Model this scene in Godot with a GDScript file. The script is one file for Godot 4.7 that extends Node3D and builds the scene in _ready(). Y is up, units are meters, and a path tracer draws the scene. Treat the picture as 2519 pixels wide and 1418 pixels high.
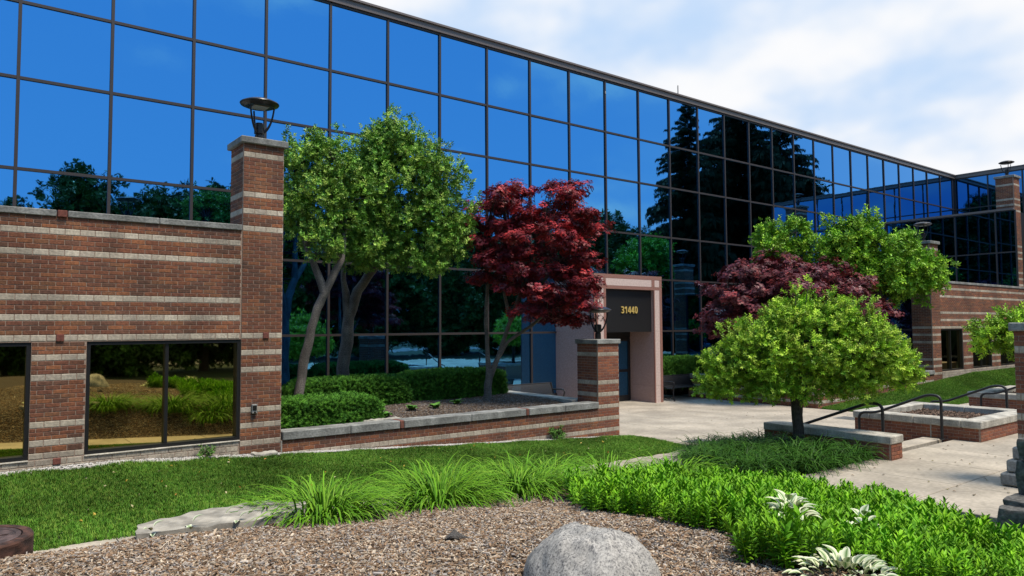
extends Node3D
# World axes follow the building: x runs along the glass front to the right, z points from the building to the viewer, the entrance paving is y = 0.
const EYE := Vector3(0, 2.674, 0)
const W := -12.55      # front plane of the brick wings and of the retaining walls
const D := -18.95      # plane of the glass front
var rng := RandomNumberGenerator.new()
var cache := {}
var M := {}

class MB:
	var v := PackedVector3Array()
	var n := PackedVector3Array()
	var c := PackedColorArray()
	var ix := PackedInt32Array()
	var col := Color.WHITE
	func tri(a: Vector3, b: Vector3, d: Vector3) -> void:
		var m := (d - a).cross(b - a).normalized()
		var k := v.size()
		v.append_array(PackedVector3Array([a, b, d])); n.append_array(PackedVector3Array([m, m, m])); c.append_array(PackedColorArray([col, col, col]))
		ix.append_array(PackedInt32Array([k, k + 1, k + 2]))
	func quad(a: Vector3, b: Vector3, d: Vector3, e: Vector3) -> void:
		var m := ((d - a).cross(b - a) + (e - a).cross(d - a)).normalized()
		var k := v.size()
		v.append_array(PackedVector3Array([a, b, d, e])); n.append_array(PackedVector3Array([m, m, m, m])); c.append_array(PackedColorArray([col, col, col, col]))
		ix.append_array(PackedInt32Array([k, k + 1, k + 2, k, k + 2, k + 3]))
	func oquad(a: Vector3, b: Vector3, d: Vector3, e: Vector3, mid: Vector3) -> void:
		var m := (d - a).cross(b - a) + (e - a).cross(d - a)
		if m.dot((a + b + d + e) * 0.25 - mid) < 0: quad(e, d, b, a)
		else: quad(a, b, d, e)
	func otri(a: Vector3, b: Vector3, d: Vector3, mid: Vector3) -> void:
		if (d - a).cross(b - a).dot((a + b + d) / 3.0 - mid) < 0: tri(d, b, a)
		else: tri(a, b, d)
	func hexa(p: Array) -> void:   # eight corners: bottom four in a ring, top four in the same ring
		var mid := Vector3.ZERO
		for q in p: mid += q / 8.0
		oquad(p[0], p[1], p[2], p[3], mid); oquad(p[4], p[5], p[6], p[7], mid)
		for i in 4: oquad(p[i], p[(i + 1) % 4], p[4 + (i + 1) % 4], p[4 + i], mid)
	func box(at: Vector3, s: Vector3, b := Basis()) -> void:
		var h := s * 0.5
		var p := []
		for y in [-h.y, h.y]:
			for q in [Vector3(-h.x, y, -h.z), Vector3(h.x, y, -h.z), Vector3(h.x, y, h.z), Vector3(-h.x, y, h.z)]: p.append(at + b * q)
		hexa(p)
	func bev(at: Vector3, s: Vector3, r: float) -> void:   # a box with chamfered edges
		var h := s * 0.5
		var pt := func(ax: int, sx: float, sy: float, sz: float) -> Vector3:
			var q := Vector3(sx * (h.x - r), sy * (h.y - r), sz * (h.z - r))
			q[ax] = [sx, sy, sz][ax] * h[ax]
			return at + q
		for ax in 3:
			for sg in [-1.0, 1.0]:
				var ring := []
				for k in [[-1.0, -1.0], [1.0, -1.0], [1.0, 1.0], [-1.0, 1.0]]:
					var a := [0.0, 0.0, 0.0]
					a[ax] = sg; a[(ax + 1) % 3] = k[0]; a[(ax + 2) % 3] = k[1]
					ring.append(pt.call(ax, a[0], a[1], a[2]))
				oquad(ring[0], ring[1], ring[2], ring[3], at)
			var o1 := (ax + 1) % 3
			var o2 := (ax + 2) % 3
			for k in [[-1.0, -1.0], [1.0, -1.0], [1.0, 1.0], [-1.0, 1.0]]:
				var a := [0.0, 0.0, 0.0]
				var b := [0.0, 0.0, 0.0]
				a[ax] = -1.0; b[ax] = 1.0
				a[o1] = k[0]; b[o1] = k[0]; a[o2] = k[1]; b[o2] = k[1]
				oquad(pt.call(o1, a[0], a[1], a[2]), pt.call(o1, b[0], b[1], b[2]), pt.call(o2, b[0], b[1], b[2]), pt.call(o2, a[0], a[1], a[2]), at)
		for sx in [-1.0, 1.0]:
			for sy in [-1.0, 1.0]:
				for sz in [-1.0, 1.0]: otri(pt.call(0, sx, sy, sz), pt.call(1, sx, sy, sz), pt.call(2, sx, sy, sz), at)
	func tube(pts: Array, rad: Array, sides := 8, cap := true) -> void:
		var k0 := v.size()
		var side := Vector3.ZERO
		for i in pts.size():
			var t: Vector3 = (pts[mini(i + 1, pts.size() - 1)] - pts[maxi(i - 1, 0)]).normalized()
			if side == Vector3.ZERO: side = t.cross(Vector3(0.31, 0.2, 0.93)).normalized()
			side = (side - t * side.dot(t)).normalized()
			var up := t.cross(side)
			for j in sides:
				var a := TAU * j / sides
				var m := side * cos(a) + up * sin(a)
				v.append(pts[i] + m * rad[mini(i, rad.size() - 1)]); n.append(m); c.append(col)
		for i in pts.size() - 1:
			for j in sides:
				var a := k0 + i * sides + j
				var b := k0 + i * sides + (j + 1) % sides
				ix.append_array(PackedInt32Array([a, b + sides, b, a, a + sides, b + sides]))
		if cap:
			for e in [0, pts.size() - 1]:
				var t: Vector3 = (pts[e] - pts[1 if e == 0 else e - 1]).normalized()
				var k := v.size()
				v.append(pts[e] + t * rad[mini(e, rad.size() - 1)] * 0.15); n.append(t); c.append(col)
				for j in sides:
					v.append(v[k0 + e * sides + j]); n.append(t); c.append(col)
				for j in sides: ix.append_array(PackedInt32Array([k, k + 1 + (j + 1) % sides, k + 1 + j]) if e else PackedInt32Array([k, k + 1 + j, k + 1 + (j + 1) % sides]))
	func lathe(at: Vector3, prof: Array, sides := 24) -> void:   # [radius, height] from the bottom up
		for i in prof.size() - 1:
			var p: Array = prof[i]
			var q: Array = prof[i + 1]
			var dr: float = q[0] - p[0]
			var dy: float = q[1] - p[1]
			var l := maxf(sqrt(dr * dr + dy * dy), 1e-6)
			var k0 := v.size()
			for j in sides + 1:
				var a := TAU * j / sides
				var e := Vector3(cos(a), 0, sin(a))
				var m := (e * dy - Vector3.UP * dr) / l
				v.append(at + e * p[0] + Vector3.UP * p[1]); v.append(at + e * q[0] + Vector3.UP * q[1])
				n.append(m); n.append(m); c.append(col); c.append(col)
			for j in sides:
				var a := k0 + j * 2
				ix.append_array(PackedInt32Array([a, a + 2, a + 3, a, a + 3, a + 1]))
	func grid(nx: int, nz: int, f: Callable) -> void:   # f(i, j) -> a point; a smooth sheet seen from above
		var k0 := v.size()
		for j in nz + 1:
			for i in nx + 1:
				v.append(f.call(float(i) / nx, float(j) / nz)); c.append(col)
		for j in nz + 1:
			for i in nx + 1:
				var dx: Vector3 = v[k0 + j * (nx + 1) + mini(i + 1, nx)] - v[k0 + j * (nx + 1) + maxi(i - 1, 0)]
				var dz: Vector3 = v[k0 + mini(j + 1, nz) * (nx + 1) + i] - v[k0 + maxi(j - 1, 0) * (nx + 1) + i]
				var m := dz.cross(dx).normalized()
				n.append(m if m.length() > 0.5 else Vector3.UP)
		for j in nz:
			for i in nx:
				var a := k0 + j * (nx + 1) + i
				ix.append_array(PackedInt32Array([a, a + 1, a + nx + 2, a, a + nx + 2, a + nx + 1]))
	func done(mat: Material) -> ArrayMesh:
		var arr := []
		arr.resize(Mesh.ARRAY_MAX)
		arr[Mesh.ARRAY_VERTEX] = v; arr[Mesh.ARRAY_NORMAL] = n; arr[Mesh.ARRAY_COLOR] = c; arr[Mesh.ARRAY_INDEX] = ix
		var me := ArrayMesh.new()
		me.add_surface_from_arrays(Mesh.PRIMITIVE_TRIANGLES, arr)
		me.surface_set_material(0, mat)
		return me

# ---------------------------------------------------------------- helpers
func tag(o: Node3D, label: String, category: String, group := "", kind := "") -> Node3D:
	if label: o.set_meta("label", label)
	if category: o.set_meta("category", category)
	if group: o.set_meta("group", group)
	if kind: o.set_meta("kind", kind)
	return o

func thing(called: String, label: String, category: String, at := Vector3.ZERO, group := "") -> Node3D:
	var o := Node3D.new()
	o.name = called; o.position = at
	add_child(o, true)
	return tag(o, label, category, group)

func origin(o: Node) -> Vector3:
	var p := Vector3.ZERO
	while o != self and o != null:
		p += (o as Node3D).position
		o = o.get_parent()
	return p

func part(called: String, me: Mesh, parent: Node = self, at := Vector3.ZERO) -> MeshInstance3D:   # at and the mesh are in world axes
	var o := MeshInstance3D.new()
	o.name = called; o.mesh = me
	o.position = at - (Vector3.ZERO if parent == self else origin(parent))
	parent.add_child(o, true)
	return o

func struct_(called: String, me: Mesh) -> MeshInstance3D:
	var o := part(called, me)
	o.set_meta("kind", "structure")
	return o

func ubox(mat: Material) -> Mesh:
	if not cache.has(mat):
		var b := BoxMesh.new()
		b.material = mat
		cache[mat] = b
	return cache[mat]

func bx(called: String, at: Vector3, size: Vector3, mat: Material, parent: Node = self) -> MeshInstance3D:
	var o := part(called, ubox(mat), parent, at)
	o.scale = size
	return o

func bevp(called: String, at: Vector3, size: Vector3, r: float, mat: Material, parent: Node = self) -> MeshInstance3D:
	var b := MB.new()
	b.bev(Vector3.ZERO, size, r)
	return part(called, b.done(mat), parent, at)

func multi(called: String, me: Mesh, buf: PackedFloat32Array, parent: Node, kind := "stuff") -> MultiMeshInstance3D:
	var mm := MultiMesh.new()
	mm.transform_format = MultiMesh.TRANSFORM_3D
	mm.use_colors = true
	mm.mesh = me
	mm.instance_count = buf.size() / 16
	mm.buffer = buf
	var o := MultiMeshInstance3D.new()
	o.name = called; o.multimesh = mm
	if parent != self: o.position = -origin(parent)
	parent.add_child(o, true)
	if kind: o.set_meta("kind", kind)
	return o

func put(buf: PackedFloat32Array, b: Basis, p: Vector3, c: Color) -> void:
	buf.append_array(PackedFloat32Array([b.x.x, b.y.x, b.z.x, p.x, b.x.y, b.y.y, b.z.y, p.y, b.x.z, b.y.z, b.z.z, p.z, c.r, c.g, c.b, 1.0]))

func rnd(a: float, b: float) -> float:
	return rng.randf_range(a, b)

func rdir() -> Vector3:
	return Vector3(rng.randfn(), rng.randfn(), rng.randfn()).normalized()

func aim(y: Vector3, roll: float) -> Basis:   # a basis whose y axis points along y
	var x := y.cross(Vector3(0.13, 0.2, 0.97)).normalized()
	var z := x.cross(y)
	return Basis(x, y, z) * Basis(Vector3.UP, roll)

func lin(r: float, g: float, b: float) -> Color:
	return Color(r, g, b).linear_to_srgb()

func ntex(freq: float, lo: float, hi: float, normal := false, kind := FastNoiseLite.TYPE_SIMPLEX_SMOOTH, oct := 4, size := 256) -> NoiseTexture2D:
	var key := "%f %f %f %s %d %d" % [freq, lo, hi, normal, kind, oct]
	if cache.has(key): return cache[key]
	var f := FastNoiseLite.new()
	f.seed = 7; f.frequency = freq; f.noise_type = kind; f.fractal_octaves = oct
	var t := NoiseTexture2D.new()
	t.width = size; t.height = size; t.seamless = true; t.noise = f
	if normal:
		t.as_normal_map = true; t.bump_strength = 6.0
	else:
		var g := Gradient.new()
		g.set_color(0, Color(lo, lo, lo)); g.set_color(1, Color(hi, hi, hi))
		t.color_ramp = g
	cache[key] = t
	return t

func mat(col: Color, rough := 0.9, freq := 0.0, lo := 0.75, tile := 1.0, bump := 0.0) -> StandardMaterial3D:
	var m := StandardMaterial3D.new()
	m.albedo_color = col; m.roughness = rough
	if freq > 0:
		m.albedo_texture = ntex(freq, lo, 1.0)
		m.uv1_triplanar = true; m.uv1_world_triplanar = true
		m.uv1_scale = Vector3.ONE * tile
		if bump > 0:
			m.normal_enabled = true; m.normal_scale = bump
			m.normal_texture = ntex(freq, 0, 1, true)
	return m

func weather(m: StandardMaterial3D, tile := 0.3, lo := 0.72) -> StandardMaterial3D:   # broad stains over the grain
	m.detail_enabled = true
	m.detail_blend_mode = BaseMaterial3D.BLEND_MODE_MUL
	m.detail_albedo = ntex(0.013, lo, 1.0)
	m.detail_uv_layer = BaseMaterial3D.DETAIL_UV_2
	m.uv2_triplanar = true; m.uv2_world_triplanar = true; m.uv2_scale = Vector3(tile, tile * 0.6, tile)
	m.albedo_color = Color(m.albedo_color.srgb_to_linear() * 1.12, 1.0).linear_to_srgb()
	return m

func leafmat(rough := 0.5, back := Color(0.55, 0.65, 0.2), spec := 0.2) -> StandardMaterial3D:
	var m := StandardMaterial3D.new()
	m.vertex_color_use_as_albedo = true; m.roughness = rough; m.backlight = back; m.metallic_specular = spec
	m.cull_mode = BaseMaterial3D.CULL_DISABLED
	return m

# ---------------------------------------------------------------- brickwork
const BANDS := [[5.70, 5.604], [5.01, 4.914], [4.72, 4.624], [4.42, 4.324], [4.155, 4.06], [3.84, 3.745], [3.18, 3.083], [2.886, 2.788], [2.586, 2.49], [2.30, 2.206], [2.012, 1.916], [1.335, 1.24], [1.07, 0.975], [0.778, 0.682], [0.51, 0.412], [0.235, 0.137]]

func rows(y0: float, y1: float, bands: Array) -> Array:   # courses between two heights: [low, high, is cream]
	var cuts := []
	for b in bands:
		if b[1] >= y0 - 0.02 and b[0] <= y1 + 0.02: cuts.append([maxf(b[1], y0), minf(b[0], y1)])
	cuts.sort_custom(func(a, b): return a[0] < b[0])
	var out := []
	var y := y0
	for k in cuts + [[y1, y1]]:
		var n := roundi((k[0] - y) / 0.0645)
		for i in n: out.append([y + (k[0] - y) * i / n, y + (k[0] - y) * (i + 1) / n, false])
		if k[1] > k[0] + 0.02: out.append([k[0], k[1], true])
		y = k[1]
	return out

func courses(list: Array, at: Vector3, u: Vector3, nrm: Vector3, ulen: float, rws: Array, holes := [], shift := 0.0) -> void:
	for i in rws.size():
		var r: Array = rws[i]
		var ym: float = (r[0] + r[1]) * 0.5
		var a := -fposmod(shift + (0.0985 if i % 2 else 0.0), 0.197)
		while a < ulen - 0.01:
			var spans := [[maxf(a, 0.0), minf(a + 0.197, ulen)]]
			for h in holes:
				if ym > h[2] and ym < h[3]:
					var next := []
					for s in spans:
						if s[1] <= h[0] or s[0] >= h[1]: next.append(s)
						else:
							if s[0] < h[0]: next.append([s[0], h[0]])
							if s[1] > h[1]: next.append([h[1], s[1]])
					spans = next
			for s in spans:
				if s[1] - s[0] > 0.025:
					list.append([at + u * ((s[0] + s[1]) * 0.5) + Vector3.UP * (ym - at.y) - nrm * 0.0112, u, nrm, s[1] - s[0] - 0.0095, r[1] - r[0] - 0.009, r[2], rng.randi()])
			a += 0.197

func lay(list: Array, parent: Node, limit: int, court := false) -> void:   # the nearest become bricks of their own, the rest one part
	list.sort_custom(func(a, b): return a[0].distance_squared_to(EYE) < b[0].distance_squared_to(EYE))
	var left := {false: limit, true: limit}
	var buf := PackedFloat32Array()
	for b in list:
		var bs := Basis(b[1] * b[3] / 0.188, Vector3.UP * b[4] / 0.055, b[2])
		if left[b[5]] > 0:
			left[b[5]] -= 1
			var o := part("cream_block" if b[5] else "brick", M.block[b[6] % M.block.size()] if b[5] else (M.brick_court[b[6] % M.brick_court.size()] if court else M.brick[b[6] % M.brick.size()]), parent)
			o.transform = Transform3D(bs, b[0] - origin(parent))
		else:
			var c: Color = M.cream_cols[b[6] % M.cream_cols.size()] if b[5] else (M.orange_cols[b[6] % M.orange_cols.size()] if court else M.red_cols[b[6] % M.red_cols.size()])
			put(buf, bs, b[0], c)
	if buf.size(): multi("bricks", M.any_brick, buf, parent)

func pillar(called: String, label: String, x0: float, x1: float, z0: float, z1: float, y0: float, y1: float, bands: Array, limit := 300, faces := "fl", court := false) -> Node3D:
	# z0 is the front; faces: f front, l left, r right
	var t := thing(called, label, "pillar", Vector3((x0 + x1) / 2, y0, (z0 + z1) / 2))
	var mid := Vector3((x0 + x1) / 2, (y0 + y1) / 2, (z0 + z1) / 2)
	bx("mortar", mid, Vector3(x1 - x0 - 0.003, y1 - y0, z0 - z1 - 0.003), M.mortar, t)
	var list := []
	var r := rows(y0, y1, bands)
	if "f" in faces: courses(list, Vector3(x0, y0, z0), Vector3.RIGHT, Vector3.BACK, x1 - x0, r)
	if "l" in faces: courses(list, Vector3(x0, y0, z1 + 0.0), Vector3.BACK, Vector3.LEFT, z0 - z1 - 0.033, r, [], 0.04)
	if "r" in faces: courses(list, Vector3(x1, y0, z0 - 0.033), Vector3.FORWARD, Vector3.RIGHT, z0 - z1 - 0.033, r, [], 0.1)
	courses(list, Vector3(x1, y0, z1), Vector3.LEFT, Vector3.FORWARD, x1 - x0, r)
	lay(list, t, limit, court)
	return t

func lamp(label: String, at: Vector3, group := "post-top lamps on the brick pillars") -> void:
	var t := thing("pillar_lamp", label, "lamp", at, group)
	var b := MB.new()
	b.lathe(at, [[0.0, 0.0], [0.075, 0.0], [0.075, 0.14], [0.062, 0.15], [0.062, 0.16], [0.088, 0.17], [0.088, 0.34], [0.07, 0.36], [0.0, 0.365]], 20)
	part("post", b.done(M.bronze), t)
	for k in 3:
		var a := TAU * k / 3 + 0.45
		var e := Vector3(cos(a), 0, sin(a))
		b = MB.new()
		var pts := []
		for i in 9:
			var f := i / 8.0
			pts.append(at + e * (0.075 + 0.175 * pow(f, 1.0) + 0.03 * sin(f * PI)) + Vector3.UP * (0.20 + 0.44 * pow(f, 1.35)))
		b.tube(pts, [0.024, 0.024, 0.022, 0.02, 0.018, 0.017, 0.016, 0.016, 0.016], 8)
		part("arm", b.done(M.bronze), t)
	b = MB.new()
	b.lathe(at, [[0.0, 0.655], [0.24, 0.655], [0.325, 0.69], [0.338, 0.71], [0.33, 0.725], [0.25, 0.765], [0.13, 0.795], [0.0, 0.805]], 36)
	var hood := part("hood", b.done(M.bronze), t)
	bx("lens", at + Vector3(0, 0.649, 0), Vector3(0.26, 0.014, 0.26), M.lens, hood)

# ---------------------------------------------------------------- glass walls
func curtain(t: Node, at: Vector3, u: Vector3, nrm: Vector3, cols: Array, ys: Array, glass: Material, frame: Material, skip := Rect2()) -> void:
	for i in cols.size() - 1:
		for j in ys.size() - 1:
			if skip.has_point(Vector2((cols[i] + cols[i + 1]) * 0.5, (ys[j] + ys[j + 1]) * 0.5)): continue
			var o := part("pane", ubox(glass), t)
			var tilt := Basis(Vector3.UP, rng.randfn() * 0.002) * Basis(u, rng.randfn() * 0.002)
			o.transform = Transform3D(tilt * Basis(u * (cols[i + 1] - cols[i] - 0.03), Vector3.UP * (ys[j] - ys[j + 1] - 0.03), nrm * 0.02), at + u * (cols[i] + cols[i + 1]) * 0.5 + Vector3.UP * (ys[j] + ys[j + 1]) * 0.5 - nrm * 0.01 - origin(t))
	var top: float = ys[0]
	var low: float = ys[-1]
	for x in cols:
		var o := part("mullion", ubox(frame), t)
		o.transform = Transform3D(Basis(u * 0.066, Vector3.UP * (top - low), nrm * 0.07), at + u * x + Vector3.UP * (top + low) * 0.5 + nrm * 0.012 - origin(t))
	for y in ys:
		for i in cols.size() - 1:
			var o := part("transom", ubox(frame), t)
			o.transform = Transform3D(Basis(u * (cols[i + 1] - cols[i] - 0.067), Vector3.UP * 0.066, nrm * 0.06), at + u * (cols[i] + cols[i + 1]) * 0.5 + Vector3.UP * y + nrm * 0.01 - origin(t))

func window(t: Node, x0: float, x1: float, y0: float, y1: float, z: float, mulls: Array) -> void:
	var w := bx("window", Vector3((x0 + x1) / 2, (y0 + y1) / 2, z - 0.16), Vector3.ONE, M.black, t)
	w.mesh = null
	var b := MB.new()
	b.box(Vector3((x0 + x1) / 2, (y0 + y1) / 2, z - 0.17), Vector3(x1 - x0, y1 - y0, 0.02))
	w.mesh = b.done(M.black); w.position = -origin(t)
	for f in [[x0, x0 + 0.055, y0, y1], [x1 - 0.055, x1, y0, y1], [x0 + 0.055, x1 - 0.055, y1 - 0.055, y1], [x0 + 0.055, x1 - 0.055, y0, y0 + 0.06]]:
		bx("frame", Vector3((f[0] + f[1]) / 2, (f[2] + f[3]) / 2, z - 0.085), Vector3(f[1] - f[0], f[3] - f[2], 0.13), M.black_metal, w)
	var xs := [x0 + 0.055] + mulls + [x1 - 0.055]
	for m in mulls: bx("frame", Vector3(m, (y0 + y1) / 2, z - 0.09), Vector3(0.05, y1 - y0 - 0.11, 0.1), M.black_metal, w)
	for i in xs.size() - 1:
		var a: float = xs[i] + (0.025 if i > 0 else 0.0)
		var e: float = xs[i + 1] - (0.025 if i < xs.size() - 2 else 0.0)
		bx("pane", Vector3((a + e) / 2, (y0 + y1) / 2, z - 0.13), Vector3(e - a, y1 - y0 - 0.11, 0.02), M.bronze_glass, w)

# ---------------------------------------------------------------- plants
func leaf(b: MB, p: Vector3, d: Vector3, nn: Vector3, l: float, w: float, fold := 0.25, droop := 0.15) -> void:
	var s := d.cross(nn).normalized()
	var a := p + d * l * 0.4
	var e := p + d * l * 0.75 - nn * l * droop * 0.5
	var tip := p + d * l - nn * l * droop
	for sg in [-1.0, 1.0]:
		var q: Vector3 = a + s * w * 0.5 * sg + nn * w * fold
		var r: Vector3 = e + s * w * 0.36 * sg + nn * w * fold * 0.7
		if sg > 0:
			b.tri(p, q, a); b.quad(a, q, r, e); b.tri(e, r, tip)
		else:
			b.tri(p, a, q); b.quad(a, e, r, q); b.tri(e, tip, r)

func sprig(kind: String) -> MB:
	var b := MB.new()
	match kind:
		"broad":
			for i in 9:
				var f := i / 8.0
				var a := i * 2.4
				var d := (Vector3(cos(a), 0.45 + f * 0.5, sin(a))).normalized()
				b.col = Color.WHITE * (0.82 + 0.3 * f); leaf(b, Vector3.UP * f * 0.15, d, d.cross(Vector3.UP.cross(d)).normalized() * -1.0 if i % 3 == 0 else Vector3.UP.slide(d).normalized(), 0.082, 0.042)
		"fine":
			for i in 11:
				var f := i / 10.0
				var a := i * 2.4
				var d := (Vector3(cos(a), 0.5 + f * 0.5, sin(a))).normalized()
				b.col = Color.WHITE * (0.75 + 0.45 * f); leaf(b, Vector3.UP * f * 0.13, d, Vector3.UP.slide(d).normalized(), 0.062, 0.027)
		"maple":
			for i in 5:
				var a := i * 2.5
				var d := Vector3(cos(a), 0.12, sin(a)).normalized()
				var p := Vector3.UP * i * 0.012 + d * 0.03
				var s := d.cross(Vector3.UP).normalized()
				b.col = Color.WHITE * rnd(0.7, 1.3)
				for k in [-1.15, -0.62, 0.0, 0.62, 1.15]:
					var e := (d * cos(k) + s * sin(k)).normalized()
					var l := 0.075 - absf(k) * 0.02
					var sd := e.cross(Vector3.UP).normalized() * 0.011
					b.quad(p, p + e * l * 0.5 - sd, p + e * l - Vector3.UP * 0.016, p + e * l * 0.5 + sd)
		"yew":
			for i in 16:
				var f := i / 15.0
				var a := i * 2.4
				var d := Vector3(cos(a), 0.9, sin(a)).normalized()
				var s := d.cross(Vector3(0.3, 1, 0.2)).normalized() * 0.004
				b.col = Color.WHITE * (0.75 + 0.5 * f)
				var p := Vector3.UP * f * 0.07
				b.quad(p - s, p - s * 0.7 + d * 0.032, p + s * 0.7 + d * 0.032, p + s)
		"spruce":
			b.col = Color(0.4, 0.3, 0.2)
			b.tube([Vector3.ZERO, Vector3(0, 0.5, 0.06), Vector3(0, 1, 0.02)], [0.02, 0.012, 0.004], 4, false)
			b.col = Color.WHITE
			for i in 60:
				var f := 0.12 + 0.88 * i / 59.0
				var p := Vector3(0, f, 0.06 * sin(f * PI))
				var s := Vector3(rnd(-1, 1) * (1.0 - f * 0.7) * 0.32, rnd(-0.02, 0.12), -rnd(0.1, 0.3))
				var wv := Vector3(0, rnd(0.025, 0.04), 0)
				b.col = Color.WHITE * rnd(0.6, 1.3)
				b.quad(p, p + s * 0.5 + wv, p + s + Vector3(0, 0.01, -0.05), p + s * 0.5 - wv)
	return b

func mixcol(pal: Array) -> Color:
	var a: Color = pal[rng.randi() % pal.size()]
	var b: Color = pal[rng.randi() % pal.size()]
	return a.lerp(b, rng.randf())

func crown(parent: Node, me: Mesh, blobs: Array, per: float, csize: float, pal: Array, scl := 1.0, spread := 0.8, twigs: Array = [], upward := 0.25, flat := 1.0, many := 1.0, floor_y := -10.0, shoots := 0.16) -> void:
	# clumps of twigs spread through the crown's lobes; per: clumps per square metre of lobe surface
	var buf := PackedFloat32Array()
	var tw := MB.new()
	for bl in blobs:
		var mid := Vector3(bl[0], bl[1], bl[2])
		var r: float = bl[3]
		var sq: float = bl[4] if bl.size() > 4 else 0.85
		var k := int(per * r * r) + 4
		for i in k:
			var d := rdir()
			var shoot := rng.randf() < shoots
			var cc := mid + (d + Vector3.UP * (0.25 if shoot else 0.0)) * Vector3(1, sq, 1) * r * (rnd(0.95, 1.28) if shoot else pow(rng.randf(), 0.35))
			if cc.y < floor_y: cc.y = floor_y + rnd(-0.05, 0.25)
			var shade := rnd(0.65, 1.3)
			if twigs.size() and i % 2 == 0:
				var best: Vector3 = twigs[0]
				for q in twigs:
					if q.distance_squared_to(cc) < best.distance_squared_to(cc): best = q
				var m := (best + cc) * 0.5 + Vector3.UP * 0.05 + rdir() * 0.06
				tw.tube([best, m, cc], [0.016, 0.011, 0.005], 4, false)
			var ns := int((rng.randi_range(4, 7) if shoot else rng.randi_range(8, 16)) * many) + 1
			for j in ns:
				var p := cc + rdir() * Vector3(1, flat, 1) * csize * pow(rng.randf(), 0.5)
				var y := (d * 0.6 + rdir() * spread + Vector3.UP * upward).normalized()
				var c := mixcol(pal) * (shade * rnd(0.8, 1.2))
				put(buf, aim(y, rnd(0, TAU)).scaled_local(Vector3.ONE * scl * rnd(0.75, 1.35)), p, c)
	multi("crown", me, buf, parent)
	if tw.v.size(): part("twigs", tw.done(M.bark), parent)

func stems(parent: Node, paths: Array, pts: Array, bark: Material) -> Array:
	var all := []
	for p in paths:
		var b := MB.new()
		var line := []
		var rad := []
		for i in p.size():
			var q: Array = pts[p[i]]
			var at := Vector3(q[0], q[1], q[2])
			if i > 0:
				var from: Vector3 = line[-1]
				var fr: float = rad[-1]
				for s in [0.33, 0.67]:
					line.append(from.lerp(at, s) + Vector3(rnd(-1, 1), 0, rnd(-1, 1)) * q[3] * 0.22); rad.append(lerpf(fr, q[3], s) * rnd(0.93, 1.07))
			line.append(at); rad.append(q[3])
		if p[0] == 0: rad[0] *= 1.25
		b.tube(line, rad, 10)
		part("trunk" if p[0] == 0 else "branch", b.done(bark), parent)
		all.append_array(line.slice(3 if p[0] == 0 else 1))
	return all

func hedge(label: String, x0: float, x1: float, z0: float, z1: float, y0: float, y1: float, n: int, pal: Array) -> void:
	var t := thing("yew_hedge", label, "hedge", Vector3((x0 + x1) / 2, y0, (z0 + z1) / 2), "clipped yew hedges along the glass front")
	var buf := PackedFloat32Array()
	var mid := Vector3((x0 + x1) / 2, (y0 + y1) / 2 - 0.1, (z0 + z1) / 2)
	var h := Vector3((x1 - x0) / 2, (y1 - y0) / 2 + 0.1, absf(z0 - z1) / 2)
	var nz := FastNoiseLite.new()
	nz.seed = 3; nz.frequency = 0.9
	for i in n:
		var d := Vector3(rnd(-1, 1), rnd(-0.6, 1), rnd(-1, 1))
		var ax := rng.randi() % 5
		if ax < 2: d.y = 1.0
		elif ax == 2: d.x = signf(d.x)
		else: d.z = signf(d.z)
		# rounded box
		var e := d.abs()
		var l := pow(pow(e.x, 5) + pow(e.y, 5) + pow(e.z, 5), 0.2)
		d /= l
		var depth := 1.0 - pow(rng.randf(), 2.0) * 0.3
		var p := mid + d * h * depth
		var bump := nz.get_noise_3dv(p * 3.0)
		p += d.normalized() * bump * 0.08
		var y := (d * Vector3(1 / h.x, 1 / h.y, 1 / h.z)).normalized() * 0.6 + rdir() * 0.5 + Vector3.UP * 0.5
		put(buf, aim(y.normalized(), rnd(0, TAU)).scaled_local(Vector3.ONE * rnd(0.8, 1.5)), p, mixcol(pal) * rnd(0.75, 1.2) * (1.0 + bump * 0.5))
	multi("foliage", M.yew, buf, t)
	var b := MB.new()
	for i in int((x1 - x0) * 4) + 3:
		var p := Vector3(rnd(x0 + 0.2, x1 - 0.2), y0 - 0.05, rnd(minf(z0, z1) + 0.2, maxf(z0, z1) - 0.2))
		for k in 5: b.tube([p, p + Vector3(rnd(-0.2, 0.2), (y1 - y0) * 0.5, rnd(-0.2, 0.2)), p + Vector3(rnd(-0.3, 0.3), (y1 - y0) * 0.85, rnd(-0.2, 0.2))], [0.02, 0.014, 0.006], 5, false)
	part("stem", b.done(M.bark), t)

func blade(b: MB, p: Vector3, az: float, l: float, w: float, lean: float, bend: float, c: Color) -> void:
	var e := Vector3(cos(az), 0, sin(az))
	var s := e.cross(Vector3.UP)
	var q := p
	var a := lean
	b.col = c
	var seg := 6
	var prev := [q - s * w * 0.4, q, q + s * w * 0.4]
	for i in seg:
		a += bend / seg * (0.4 + i * 0.28)
		q += (e * sin(a) + Vector3.UP * cos(a)) * l / seg
		var ww := w * (1.0 if i < seg - 2 else (0.72 if i == seg - 2 else 0.08))
		var cr := (e * cos(a) - Vector3.UP * sin(a)) * -w * 0.16
		var now := [q - s * ww * 0.5, q + cr, q + s * ww * 0.5]
		b.quad(prev[0], now[0], now[1], prev[1]); b.quad(prev[1], now[1], now[2], prev[2])
		prev = now

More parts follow.
